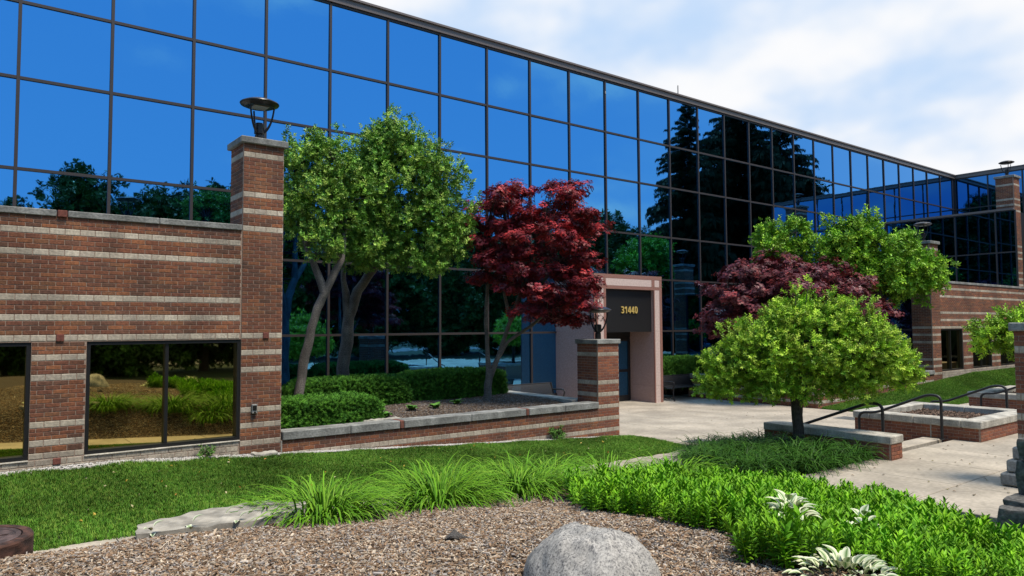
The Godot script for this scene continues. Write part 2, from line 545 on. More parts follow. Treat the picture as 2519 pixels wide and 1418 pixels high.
func daylily(label: String, at: Vector3, r: float, n: int, l: float, pal: Array) -> void:
	var b := MB.new()
	for i in n:
		var az := rnd(0, TAU)
		var rr := r * sqrt(rng.randf()) * 0.5
		var e := Vector3(cos(az), 0, sin(az))
		var f := rr / (r * 0.5)
		blade(b, at + e * rr + Vector3(0, -0.03, 0), az + rnd(-0.6, 0.6), l * rnd(0.65, 1.15), rnd(0.010, 0.017), rnd(0.02, 0.4) + f * 0.3, rnd(1.0, 2.5), mixcol(pal) * rnd(0.75, 1.2))
	var o := part("daylily_clump", b.done(M.blade), self)
	o.mesh = b.done(M.blade)
	tag(o, label, "daylily", "daylily clumps along the mulch edge")

func inside(p: Vector2, poly: PackedVector2Array) -> bool:
	return Geometry2D.is_point_in_polygon(p, poly)

# ---------------------------------------------------------------- the lie of the land
func base_y(x: float) -> float:
	return 0.66 if x < 2.0 else (lerpf(0.66, 0.5, (x - 2.0) / 2.6) if x < 4.6 else maxf(lerpf(0.5, 0.0, (x - 4.6) / 8.35), -0.02))
func path_far(x: float) -> float:
	return -9.0 - 0.12 * (x - 1.5)
func path_y(x: float) -> float:
	return clampf(0.40 - (x - 1.5) * 0.0381, 0.0, 0.5)
func lawn_y(x: float, z: float) -> float:
	var f := clampf((z - W) / (path_far(x) - W), 0.0, 1.0)
	return lerpf(base_y(x), path_y(x) - 0.01, f) + sin(f * PI) * 0.05
func berm_y(x: float, z: float) -> float:
	var d := z - (path_far(x) + 1.25)
	var yp := path_y(x) - 0.03
	var yb := maxf(0.99 - 0.085 * maxf(0.0, x - 1.3), 0.34) - 0.055 * (1.0 - smoothstep(0.7, 1.7, x))
	var y := lerpf(yp, yb, smoothstep(0.0, 1.15, d)) + 0.11 * clampf(d - 1.15, 0.0, 2.6) * clampf((9.0 - x) / 4.0, 0.0, 1.0)
	if z > 1.0: y = lerpf(y, 0.1, smoothstep(1.0, 7.0, z))
	if x < -3.0: y = lerpf(y, 0.3, smoothstep(-3.0, -9.0, x))
	y += 0.10 * exp(-(pow(x - 0.25, 2.0) + pow(z + 6.35, 2.0)) / 0.3)   # mulch banked against the access cover
	return y + 0.02 * sin(x * 3.1 + z * 1.3) * sin(z * 2.7 - x)
func lawn2_y(x: float, z: float) -> float:
	var top := clampf((x - 22.0) * 0.052, -0.02, 0.62) + (maxf(0.0, x - 36.0) * 0.005)
	return lerpf(-0.01, top, smoothstep(-10.2, W, z))

func _ready() -> void:
	rng.seed = 20240611
	light_and_camera()
	materials()
	ground()
	glass_building()
	entrance_portal()
	left_wing()
	right_wing()
	retaining_walls()
	court()
	street_things()
	behind_the_viewer()
	trees()
	planting()
	small_things()

func light_and_camera() -> void:
	var cam := Camera3D.new()
	cam.name = "camera"
	var right := Vector3(0.7913922, 0, 0.6113087)
	var up := Vector3(-0.0321878, 0.9986128, 0.0416698)
	var fwd := Vector3(0.6104607, 0.0526538, -0.7902944)
	var ro := 0.0052737
	cam.transform = Transform3D(Basis(right * cos(ro) - up * sin(ro), right * sin(ro) + up * cos(ro), -fwd), EYE)
	cam.fov = 43.2; cam.near = 0.05; cam.far = 3000.0
	add_child(cam)
	cam.current = true
	var sun := DirectionalLight3D.new()
	sun.name = "sun"
	sun.light_energy = 1.2; sun.light_color = Color(1.0, 0.955, 0.89); sun.light_angular_distance = 16.0; sun.shadow_enabled = true
	add_child(sun)
	sun.look_at_from_position(Vector3(0.10, 0.9, 0.40) * 100.0, Vector3.ZERO)
	var env := Environment.new()
	env.background_mode = Environment.BG_SKY
	env.tonemap_mode = Environment.TONE_MAPPER_LINEAR
	env.tonemap_exposure = 1.3
	env.sdfgi_enabled = true; env.ssao_enabled = true; env.ssil_enabled = true
	var sm := PanoramaSkyMaterial.new()
	sm.panorama = ImageTexture.create_from_image(sky_image(1280, 640))
	var sky := Sky.new()
	sky.sky_material = sm
	env.sky = sky
	env.background_energy_multiplier = 1.0
	var we := WorldEnvironment.new()
	we.name = "environment"; we.environment = env
	add_child(we)

func sky_image(w: int, h: int) -> Image:
	var im := Image.create(w, h, false, Image.FORMAT_RGBF)
	var f := FastNoiseLite.new()
	f.seed = 11; f.noise_type = FastNoiseLite.TYPE_SIMPLEX_SMOOTH; f.fractal_octaves = 6; f.frequency = 0.55; f.fractal_gain = 0.55
	var g := FastNoiseLite.new()
	g.seed = 5; g.fractal_octaves = 3; g.frequency = 0.35
	for j in h:
		var el := PI * (0.5 - (j + 0.5) / h)
		var y := sin(el)
		var cy := cos(el)
		for i in w:
			var az := TAU * (i + 0.5) / w
			var d := Vector3(sin(az) * cy, y, -cos(az) * cy)
			if y < -0.02:
				im.set_pixel(i, j, Color(0.16, 0.17, 0.15)); continue
			var yy := maxf(y, 0.0)
			var blue := Color(0.34, 0.55, 0.80).lerp(Color(0.11, 0.30, 0.64), clampf(pow(yy, 0.6), 0, 1))
			var p := d / (yy + 0.22)
			var n := f.get_noise_3d(p.x * 2.1, p.z * 2.1, 3.0) * 0.5 + 0.5
			var m := g.get_noise_3d(p.x, p.z, 9.0)
			var face := d.dot(Vector3(0.66, 0.25, -0.71))
			var veil := smoothstep(-0.1, 0.75, face)          # the cloud bank stands over the building
			var th := lerpf(0.66, 0.45, veil) - m * 0.12
			var a := smoothstep(th - 0.13, th + 0.15, n)
			a = maxf(a, 0.42 * smoothstep(-0.05, 0.55, m + (n - 0.5) * 1.1))
			var cl := Color(0.63, 0.68, 0.755).lerp(Color(0.745, 0.75, 0.765), clampf((n - th) * 4.5 + 0.2, 0, 1))
			var under := blue.lerp(Color(0.43, 0.56, 0.745), veil * 0.95)
			im.set_pixel(i, j, under.lerp(cl, a))
	return im

func materials() -> void:
	M.red_cols = [Color(0.21, 0.078, 0.05), Color(0.18, 0.066, 0.045), Color(0.15, 0.06, 0.045), Color(0.25, 0.095, 0.055), Color(0.145, 0.066, 0.055), Color(0.195, 0.085, 0.055), Color(0.165, 0.062, 0.048), Color(0.19, 0.072, 0.05), Color(0.12, 0.056, 0.045)]
	for i in M.red_cols.size(): M.red_cols[i] = Color(M.red_cols[i].r * 1.68, M.red_cols[i].g * 1.66, M.red_cols[i].b * 1.22)
	M.cream_cols = [Color(0.66, 0.57, 0.44), Color(0.60, 0.515, 0.40), Color(0.70, 0.61, 0.48), Color(0.55, 0.47, 0.37)]
	M.orange_cols = [Color(0.30, 0.10, 0.05), Color(0.26, 0.085, 0.045), Color(0.34, 0.115, 0.055), Color(0.24, 0.09, 0.055), Color(0.28, 0.11, 0.06), Color(0.22, 0.075, 0.045)]
	var vb := mat(Color.WHITE, 0.9, 0.03, 0.72, 2.4, 0.25)
	vb.vertex_color_use_as_albedo = true
	weather(vb)
	var nom := func(m: Material) -> Mesh:
		var b := MB.new()
		b.bev(Vector3.ZERO, Vector3(0.188, 0.055, 0.03), 0.0035)
		return b.done(m)
	M.any_brick = nom.call(vb)
	M.brick = []
	for c in M.red_cols: M.brick.append(nom.call(weather(mat(lin(c.r, c.g, c.b), 0.9, 0.03, 0.72, 2.4, 0.25))))
	M.brick_court = []
	for c in M.orange_cols: M.brick_court.append(nom.call(mat(lin(c.r, c.g, c.b), 0.9, 0.03, 0.78, 2.4, 0.25)))
	M.block = []
	for c in M.cream_cols: M.block.append(nom.call(weather(mat(lin(c.r, c.g, c.b), 0.92, 0.03, 0.8, 2.4, 0.2))))
	M.mortar = mat(lin(0.43, 0.31, 0.235), 0.95, 0.05, 0.7, 3.0)
	M.limestone = weather(mat(lin(0.42, 0.425, 0.395), 0.9, 0.05, 0.75, 1.6, 0.25), 0.6, 0.6)
	M.palestone = weather(mat(lin(0.70, 0.66, 0.56), 0.9, 0.05, 0.78, 1.6, 0.25), 0.6, 0.62)
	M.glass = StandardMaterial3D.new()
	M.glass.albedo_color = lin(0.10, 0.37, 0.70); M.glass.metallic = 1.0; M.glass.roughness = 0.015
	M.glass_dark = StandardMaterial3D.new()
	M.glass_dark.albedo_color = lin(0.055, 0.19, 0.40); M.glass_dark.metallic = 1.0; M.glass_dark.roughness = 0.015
	M.glass.normal_enabled = true; M.glass.normal_scale = 0.006; M.glass.normal_texture = ntex(0.012, 0, 1, true)
	M.glass.uv1_triplanar = true; M.glass.uv1_world_triplanar = true; M.glass.uv1_scale = Vector3.ONE * 0.3
	M.bronze_glass = StandardMaterial3D.new()
	M.bronze_glass.albedo_color = lin(0.62, 0.50, 0.20); M.bronze_glass.metallic = 1.0; M.bronze_glass.roughness = 0.02
	M.frame = mat(lin(0.034, 0.027, 0.026), 0.5)
	M.coping_metal = mat(lin(0.16, 0.13, 0.115), 0.4)
	M.black = mat(lin(0.01, 0.01, 0.01), 0.6)
	M.black_metal = mat(lin(0.012, 0.012, 0.013), 0.4)
	M.bronze = mat(lin(0.025, 0.023, 0.023), 0.3, 0.05, 0.8, 2.0)
	M.bronze.metallic = 0.3
	M.lens = mat(lin(0.30, 0.29, 0.26), 0.3)
	M.concrete = []
	for k in [1.0, 0.96, 1.03, 0.98]: M.concrete.append(weather(mat(lin(0.52 * k, 0.455 * k, 0.36 * k), 0.92, 0.05, 0.84, 0.8, 0.06), 0.22, 0.78))
	M.joint = mat(lin(0.17, 0.14, 0.11), 0.95)
	M.granite = speckle(Color(0.42, 0.27, 0.23), Color(0.14, 0.085, 0.08), Color(0.58, 0.45, 0.41), 1.3)
	M.grey_stone = mat(lin(0.17, 0.165, 0.15), 0.95, 0.03, 0.5, 2.0, 0.5)
	M.granite_pink = speckle(Color(0.58, 0.45, 0.40), Color(0.36, 0.24, 0.21), Color(0.68, 0.58, 0.53), 0.4)
	M.granite_red = speckle(Color(0.27, 0.13, 0.10), Color(0.09, 0.05, 0.045), Color(0.40, 0.22, 0.17), 0.35)
	M.boulder = speckle(Color(0.37, 0.365, 0.35), Color(0.07, 0.07, 0.078), Color(0.56, 0.55, 0.53), 1.9, 0.75)
	M.boulder.albedo_color = Color(1.0, 0.985, 0.955)
	weather(M.boulder, 0.9, 0.74)
	M.bark = mat(lin(0.13, 0.105, 0.085), 0.95, 0.03, 0.4, 3.0, 0.8)
	M.bark.uv1_scale = Vector3(5.0, 1.6, 5.0)
	M.bark_pale = weather(mat(lin(0.50, 0.44, 0.38), 0.95, 0.04, 0.4, 3.0, 1.2), 0.9, 0.55)
	M.bark_pale.uv1_scale = Vector3(6.0, 2.2, 6.0)
	M.leaf = leafmat(0.42, Color(0.95, 1.0, 0.3), 0.32)
	M.leaf_red = leafmat(0.42, Color(0.95, 0.2, 0.15), 0.32)
	M.leaf_dark = leafmat(0.6, Color(0.12, 0.15, 0.05))
	M.blade = leafmat(0.42, Color(0.5, 0.6, 0.15))
	M.yew = sprig("yew").done(M.leaf_dark)
	M.soil = mat(lin(0.10, 0.07, 0.05), 1.0, 0.04, 0.4, 2.0, 0.6)
	M.turf = mat(lin(0.028, 0.055, 0.012), 1.0, 0.03, 0.5, 1.5, 0.4)
	M.asphalt = mat(lin(0.20, 0.20, 0.20), 0.95, 0.04, 0.7, 1.0)
	M.rail = mat(lin(0.013, 0.013, 0.014), 0.5)
	M.chip = leafmat(0.9, Color(0, 0, 0))

func speckle(base: Color, dark: Color, pale: Color, density: float, tile := 1.2) -> StandardMaterial3D:
	var im := Image.create(512, 512, false, Image.FORMAT_RGB8)
	var r := RandomNumberGenerator.new()
	r.seed = int(base.r * 1000)
	var f := FastNoiseLite.new()
	f.frequency = 0.02; f.fractal_octaves = 3
	for j in 512:
		for i in 512:
			var k := f.get_noise_2d(i, j) * 0.16
			im.set_pixel(i, j, lin(base.r * (1 + k), base.g * (1 + k), base.b * (1 + k)))
	for q in int(density * 16000):
		var c := (dark if r.randf() < 0.5 else pale).linear_to_srgb()
		var x := r.randi() % 512
		var y := r.randi() % 512
		var s := 1 + r.randi() % 4
		for a in s:
			for e in 1 + r.randi() % s: im.set_pixel((x + a) % 512, (y + e) % 512, c)
	var m := StandardMaterial3D.new()
	m.albedo_texture = ImageTexture.create_from_image(im)
	m.uv1_triplanar = true; m.uv1_world_triplanar = true; m.uv1_scale = Vector3.ONE * tile; m.roughness = 0.75
	return m

# ---------------------------------------------------------------- setting
func ground() -> void:
	var b := MB.new()
	var line := [-700.0, -300.0, -120.0, -60.0, -40.0, -30.0, -20.0, -10.0, -4.0, 0.0, 4.0, 8.0, 10.0, 14.0, 20.0, 30.0, 45.0, 60.0, 80.0, 110.0, 160.0, 300.0, 700.0]
	var n := line.size() - 1
	b.grid(n, n, func(i, j):
		var x: float = line[roundi(i * n)]
		var z: float = line[roundi(j * n)]
		return Vector3(x, -0.3 if z < 9.0 else 0.05, z))
	struct_("ground", b.done(M.turf))
	# lawn between the left wing and the path
	b = MB.new()
	b.grid(60, 14, func(i, j):
		var x: float = lerpf(-9.0, 12.95, i)
		var z: float = lerpf(-12.52, path_far(x) + 0.05, j)
		return Vector3(x, lawn_y(x, z), z))
	struct_("lawn", b.done(M.turf))
	b = MB.new()
	b.grid(40, 10, func(i, j):
		var x: float = lerpf(21.9, 60.0, i)
		var z: float = lerpf(-12.5, -10.15, j)
		return Vector3(x, lawn2_y(x, z), z))
	struct_("lawn", b.done(M.turf))
	b = MB.new()
	b.grid(90, 70, func(i, j):
		var x: float = lerpf(-14.0, 12.45, i)
		var z0: float = path_far(x) + 1.22
		var z: float = lerpf(z0, 8.0, pow(j, 1.3))
		if x > 9.75 and z > -5.95: x = 9.75
		return Vector3(x, berm_y(x, z), z))
	struct_("mulch_bed", b.done(M.soil))
	# grass blades
	var tuft := MB.new()
	for i in 9:
		var a := rnd(0, TAU)
		var p := Vector3(rnd(-0.022, 0.022), -0.005, rnd(-0.022, 0.022))
		var e := Vector3(cos(a), 0, sin(a))
		var s := e.cross(Vector3.UP) * 0.0028
		var hgt := rnd(0.035, 0.065)
		var mid := p + Vector3.UP * hgt * 0.6 + e * rnd(0.002, 0.012)
		var tip := p + Vector3.UP * hgt + e * rnd(0.012, 0.035)
		tuft.col = Color.WHITE * rnd(0.7, 1.25)
		tuft.quad(p - s, mid - s, mid + s, p + s); tuft.tri(mid - s, tip, mid + s)
	var tm := tuft.done(M.blade)
	var pal := [Color(0.07, 0.18, 0.018), Color(0.058, 0.145, 0.017), Color(0.10, 0.215, 0.025), Color(0.15, 0.225, 0.035)]
	var nz := FastNoiseLite.new()
	nz.seed = 2; nz.frequency = 0.5; nz.fractal_octaves = 3
	var buf := PackedFloat32Array()
	for i in 76000:
		var x := -1.5 + 14.4 * pow(rng.randf(), 0.9)
		var z0 := -12.22 + 0.08 * sin(x * 5.0)
		var z := rnd(z0, path_far(x) + 0.03 + 0.03 * sin(x * 9.0))
		var k := 1.05 + 0.7 * nz.get_noise_2d(x, z) + 0.45 * smoothstep(path_far(x) - 1.3, path_far(x) - 0.6, z)
		put(buf, Basis(Vector3.UP, rnd(0, TAU)).scaled_local(Vector3.ONE * rnd(0.7, 1.25)), Vector3(x, lawn_y(x, z), z), mixcol(pal) * k)
	var g := multi("grass", tm, buf, self)
	tag(g, "mown green grass of the lawn below the left brick wing", "grass")
	buf = PackedFloat32Array()
	for i in 60000:
		var x := 22.0 + 20.0 * rng.randf()
		var z := rnd(-12.45, -10.2)
		var k := 1.15 + 0.45 * nz.get_noise_2d(x, z)
		put(buf, Basis(Vector3.UP, rnd(0, TAU)).scaled_local(Vector3.ONE * rnd(0.8, 1.4)), Vector3(x, lawn2_y(x, z), z), mixcol(pal) * k)
	g = multi("grass", tm, buf, self)
	tag(g, "sunlit grass rising to the far brick wing on the right", "grass")
	# mulch chips
	var cm := []
	for k in 2:
		var c := MB.new()
		c.hexa([Vector3(-0.024, -0.003, -0.006), Vector3(0.02, -0.003, -0.008), Vector3(0.026, -0.002, 0.005), Vector3(-0.018, -0.003, 0.007), Vector3(-0.02, 0.003, -0.005), Vector3(0.018, 0.004, -0.006), Vector3(0.022, 0.003, 0.004), Vector3(-0.016, 0.004, 0.005)])
		cm.append(c.done(M.chip))
	var cp := [Color(0.31, 0.22, 0.15), Color(0.23, 0.155, 0.105), Color(0.42, 0.34, 0.26), Color(0.15, 0.10, 0.07), Color(0.37, 0.33, 0.30), Color(0.28, 0.19, 0.125), Color(0.50, 0.43, 0.35), Color(0.27, 0.25, 0.245)]
	buf = PackedFloat32Array()
	for i in 280000:
		var x := rnd(-1.2, 9.7)
		var z := rnd(-8.6, -1.3)
		if z < path_far(x) + 1.25 or x * 0.6 - z * 0.79 < 3.6: continue
		if x > 5.5 and rng.randf() < 0.5: continue
		put(buf, Basis(Vector3.UP, rnd(0, TAU)) * Basis(Vector3.RIGHT, rng.randfn() * 0.35) * Basis(Vector3.BACK, rng.randfn() * 0.28).scaled_local(Vector3(rnd(0.3, 0.85) if rng.randf() < 0.95 else rnd(1.0, 2.0), rnd(0.6, 1.3), rnd(0.3, 0.75) if rng.randf() < 0.9 else rnd(1.0, 1.8))), Vector3(x, berm_y(x, z) + rnd(-0.003, 0.018), z), cp[rng.randi() % 8] * rnd(0.55, 1.45) * Color(1.0, 0.97, 0.90))
	g = multi("wood_chips", cm[0], buf, self)
	tag(g, "brown and grey wood chip mulch over the foreground berm", "mulch")
	# planting bed behind the retaining wall
	b = MB.new()
	b.grid(20, 16, func(i, j):
		var x: float = lerpf(4.62, 12.1, i)
		var z: float = lerpf(-12.8, -18.9, j)
		return Vector3(x, bed_y(x, z), z))
	var bm := b.done(M.soil)
	bm = flip(bm)
	struct_("planting_bed", bm)
	buf = PackedFloat32Array()
	for i in 26000:
		var x := rnd(6.3, 12.0)
		var z := rnd(-17.0, -12.85)
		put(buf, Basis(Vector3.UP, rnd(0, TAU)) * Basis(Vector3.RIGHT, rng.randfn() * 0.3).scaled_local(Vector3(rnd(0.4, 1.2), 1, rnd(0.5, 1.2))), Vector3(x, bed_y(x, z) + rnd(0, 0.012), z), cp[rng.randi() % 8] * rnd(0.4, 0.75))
	g = multi("wood_chips", cm[1], buf, self)
	tag(g, "darker wood chip mulch round the red maple in the raised bed", "mulch")
	b = MB.new()
	b.grid(10, 10, func(i, j): return Vector3(lerpf(22.1, 40.6, i), 0.6, lerpf(-18.9, -12.8, j)))
	struct_("planting_bed", b.done(M.soil))
	# gravel strip
	var pm := MB.new()
	pm.lathe(Vector3.ZERO, [[0.0, -0.6], [0.75, -0.35], [1.0, 0.05], [0.65, 0.5], [0.0, 0.65]], 6)
	var gm := pm.done(M.chip)
	buf = PackedFloat32Array()
	for i in 9000:
		var x := rnd(-1.4, 12.9)
		var wdt := 0.34 if x < 4.8 else 0.17
		var z := W + 0.02 + wdt * rng.randf()
		var k := rnd(0.28, 0.6)
		put(buf, Basis(rdir(), rnd(0, 3)).scaled(Vector3(rnd(0.7, 1.2), rnd(0.5, 0.9), rnd(0.7, 1.2)) * rnd(0.009, 0.02)), Vector3(x, lawn_y(x, z) + 0.012, z), Color(k, k * 0.96, k * 0.9))
	g = multi("gravel", gm, buf, self)
	tag(g, "strip of pale gravel at the foot of the brick wall", "gravel")

func bed_y(x: float, z: float) -> float:
	return 0.72 + 0.12 * smoothstep(-12.8, -14.2, z) + 0.015 * sin(x * 2.0 + z)

func flip(me: ArrayMesh) -> ArrayMesh:
	var a := me.surface_get_arrays(0)
	var ix: PackedInt32Array = a[Mesh.ARRAY_INDEX]
	for i in range(0, ix.size(), 3):
		var t := ix[i]
		ix[i] = ix[i + 1]; ix[i + 1] = t
	var n: PackedVector3Array = a[Mesh.ARRAY_NORMAL]
	for i in n.size(): n[i] = -n[i]
	a[Mesh.ARRAY_INDEX] = ix; a[Mesh.ARRAY_NORMAL] = n
	var out := ArrayMesh.new()
	out.add_surface_from_arrays(Mesh.PRIMITIVE_TRIANGLES, a)
	out.surface_set_material(0, me.surface_get_material(0))
	return out

func glass_building() -> void:
	var t := thing("glass_office_building", "long office building with blue mirrored glass front and dark grid of mullions", "building", Vector3(24, 0, D))
	var ys := [11.777, 9.855, 8.16, 6.157, 4.466, 2.459, 0.35]
	var cols := []
	for i in range(-3, 28): cols.append(1.034 + 1.8 * i)
	cols.append(49.93)
	curtain(t, Vector3(0, 0, D), Vector3.RIGHT, Vector3.BACK, cols, ys, M.glass, M.frame, Rect2(16.7, 0, 3.0, 4.4))
	# coping, two steps
	bx("coping", Vector3(22.8, 11.90, D + 0.01), Vector3(54.4, 0.18, 0.16), M.coping_metal, t)
	bx("coping", Vector3(22.8, 12.02, D + 0.03), Vector3(54.44, 0.06, 0.24), M.coping_metal, t)
	bx("plinth", Vector3(22.8, 0.11, D + 0.0), Vector3(54.4, 0.42, 0.12), M.frame, t)
	bx("body", Vector3(24, 5.9, -27.1), Vector3(60, 12.0, 16.2), M.black, t)
	# upper storey that comes forward at the right end, set back behind the lower wall
	cols = []
	for i in 8: cols.append(-18.9 + 1.82 * i)
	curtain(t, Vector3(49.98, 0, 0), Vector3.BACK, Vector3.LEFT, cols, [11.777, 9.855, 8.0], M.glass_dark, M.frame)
	bx("coping", Vector3(49.98, 11.90, -12.5), Vector3(0.16, 0.18, 12.76), M.coping_metal, t)
	bx("coping", Vector3(49.98, 12.02, -12.5), Vector3(0.24, 0.06, 12.76), M.coping_metal, t)
	bx("body", Vector3(56.2, 5.9, -12.6), Vector3(12.0, 12.0, 12.8), M.black, t)
	# lower wall of the same glass
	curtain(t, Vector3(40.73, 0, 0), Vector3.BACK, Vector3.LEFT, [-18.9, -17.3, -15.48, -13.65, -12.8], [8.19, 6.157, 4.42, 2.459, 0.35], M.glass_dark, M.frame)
	bx("coping", Vector3(40.73, 8.25, -15.9), Vector3(0.2, 0.10, 6.1), M.coping_metal, t)
	bx("body", Vector3(45.4, 4.1, -15.9), Vector3(9.2, 8.2, 5.9), M.black, t)
	# a white sealant repair on one mullion, as in the photograph
	bx("sealant_patch", Vector3(1.034 + 18.0, 11.33, D + 0.05), Vector3(0.05, 0.09, 0.012), M.lens, t)
	var a := part("antenna_rod", ubox(M.coping_metal), self, Vector3(24.9, 12.5, -20.3))
	a.scale = Vector3(0.03, 1.3, 0.03)
	tag(a, "thin rod standing on the roof above the glass front", "antenna")

func slab(list_parent: Node, x0: float, x1: float, z0: float, z1: float, y: float, m: Material, called := "paving_slab") -> void:
	bevp(called, Vector3((x0 + x1) / 2, y - 0.05, (z0 + z1) / 2), Vector3(x1 - x0 - 0.016, 0.1, absf(z1 - z0) - 0.016), 0.008, m, list_parent)

func entrance_portal() -> void:
	var t := thing("entrance_portal", "granite entrance portal with black panel numbered 31440", "entrance", Vector3(18.17, 0, -17.9))
	var zf := -17.04
	var g: Material = M.granite
	# side walls, in three lifts with open joints
	for s in [[16.53, 17.07], [19.41, 19.83]]:
		for l in [[0.0, 0.585], [0.59, 2.475], [2.48, 3.90]]:
			bx("side_panel", Vector3((s[0] + s[1]) / 2, (l[0] + l[1]) / 2, (zf - 0.04 + D) / 2), Vector3(s[1] - s[0], l[1] - l[0], zf - 0.04 - D), g, t)
	bx("side_panel", Vector3(18.18, 4.145, (zf - 0.04 + D) / 2), Vector3(3.3, 0.48, zf - 0.04 - D), g, t)
	for y in [[3.90, 4.02], [4.25, 4.392]]:
		bx("trim_band", Vector3(16.525, (y[0] + y[1]) / 2, (zf - 0.06 + D) / 2), Vector3(0.03, y[1] - y[0], zf - 0.06 - D), M.granite_red, t)
	# the front: red strips with a pale inlay
	var cols := [[16.52, 16.70, 0], [16.70, 16.955, 1], [16.955, 17.07, 0], [19.41, 19.46, 0], [19.46, 19.70, 1], [19.70, 19.83, 0]]
	for c in cols:
		for l in [[0.0, 0.585], [0.59, 2.475], [2.48, 3.905]]:
			bx("pilaster_strip", Vector3((c[0] + c[1]) / 2, (l[0] + l[1]) / 2, zf - 0.02), Vector3(c[1] - c[0] - 0.004, l[1] - l[0], 0.036 + (0.006 if c[2] == 0 else 0.0)), M.granite_pink if c[2] else M.granite_red, t)
	bx("lintel_strip", Vector3(18.175, 3.96, zf - 0.02), Vector3(3.31, 0.105, 0.042), M.granite_red, t)
	bx("lintel_strip", Vector3(18.175, 4.325, zf - 0.02), Vector3(3.31, 0.135, 0.042), M.granite_red, t)
	for c in [[16.52, 16.70, 0], [16.70, 16.955, 1], [16.955, 17.07, 0], [17.07, 19.30, 1], [19.30, 19.46, 0], [19.46, 19.70, 1], [19.70, 19.83, 0]]:
		bx("lintel_inlay", Vector3((c[0] + c[1]) / 2, 4.135, zf - 0.02), Vector3(c[1] - c[0] - 0.004, 0.235, 0.036 + (0.006 if c[2] == 0 else 0.0)), M.granite_pink if c[2] else M.granite_red, t)
	# number panel and its digits
	var sign_ := bx("number_panel", Vector3(18.24, 3.18, -17.22), Vector3(2.33, 1.44, 0.1), M.black_metal, t)
	var tm := TextMesh.new()
	var f := SystemFont.new()
	f.font_names = PackedStringArray(["Droid Sans"]); f.font_weight = 700
	var fv := FontVariation.new()
	fv.base_font = f; fv.spacing_glyph = 5
	tm.text = "31440"; tm.font = fv; tm.font_size = 64; tm.pixel_size = 0.0050; tm.depth = 0.03
	tm.material = mat(lin(0.72, 0.52, 0.16), 0.4)
	tm.material.metallic = 0.35
	var num := MeshInstance3D.new()
	num.name = "house_number"; num.mesh = tm
	t.add_child(num, true)
	num.position = Vector3(18.29, 3.205, -17.15) - t.position
	num.scale = Vector3(0.82, 1.0, 1.0)
	# recess with the door
	bx("ceiling", Vector3(18.24, 2.5, -17.72), Vector3(2.33, 0.06, 0.86), M.black, t)
	bx("back_wall", Vector3(18.24, 1.25, -18.3), Vector3(2.33, 2.5, 0.1), M.black, t)
	for d in [[17.12, 18.23], [18.25, 19.38]]:
		var dr := bx("door", Vector3((d[0] + d[1]) / 2, 1.13, -18.2), Vector3(1, 1, 1), M.black_metal, t)
		dr.mesh = null
		var b := MB.new()
		var w: float = d[1] - d[0]
		for q in [[-w / 2 + 0.05, 0.0, 0.1, 2.24], [w / 2 - 0.05, 0.0, 0.1, 2.24], [0.0, 1.06, w - 0.2, 0.12], [0.0, -1.02, w - 0.2, 0.2], [0.0, -0.05, w - 0.2, 0.1]]:
			b.box(Vector3(q[0], q[1], 0), Vector3(q[2], q[3], 0.06))
		dr.mesh = b.done(M.black_metal)
		bx("door_glass", Vector3((d[0] + d[1]) / 2, 1.13, -18.205), Vector3(w - 0.16, 2.1, 0.012), M.glass, dr)
		var h := MB.new()
		var hx: float = d[1] - 0.12 if d[0] < 18.0 else d[0] + 0.12
		h.tube([Vector3(hx, 0.85, -18.16), Vector3(hx, 0.87, -18.1), Vector3(hx, 1.2, -18.1), Vector3(hx, 1.22, -18.16)], [0.014], 8)
		part("handle", h.done(M.coping_metal), dr)
	bx("transom_panel", Vector3(18.24, 2.36, -18.2), Vector3(2.3, 0.2, 0.06), M.black_metal, t)

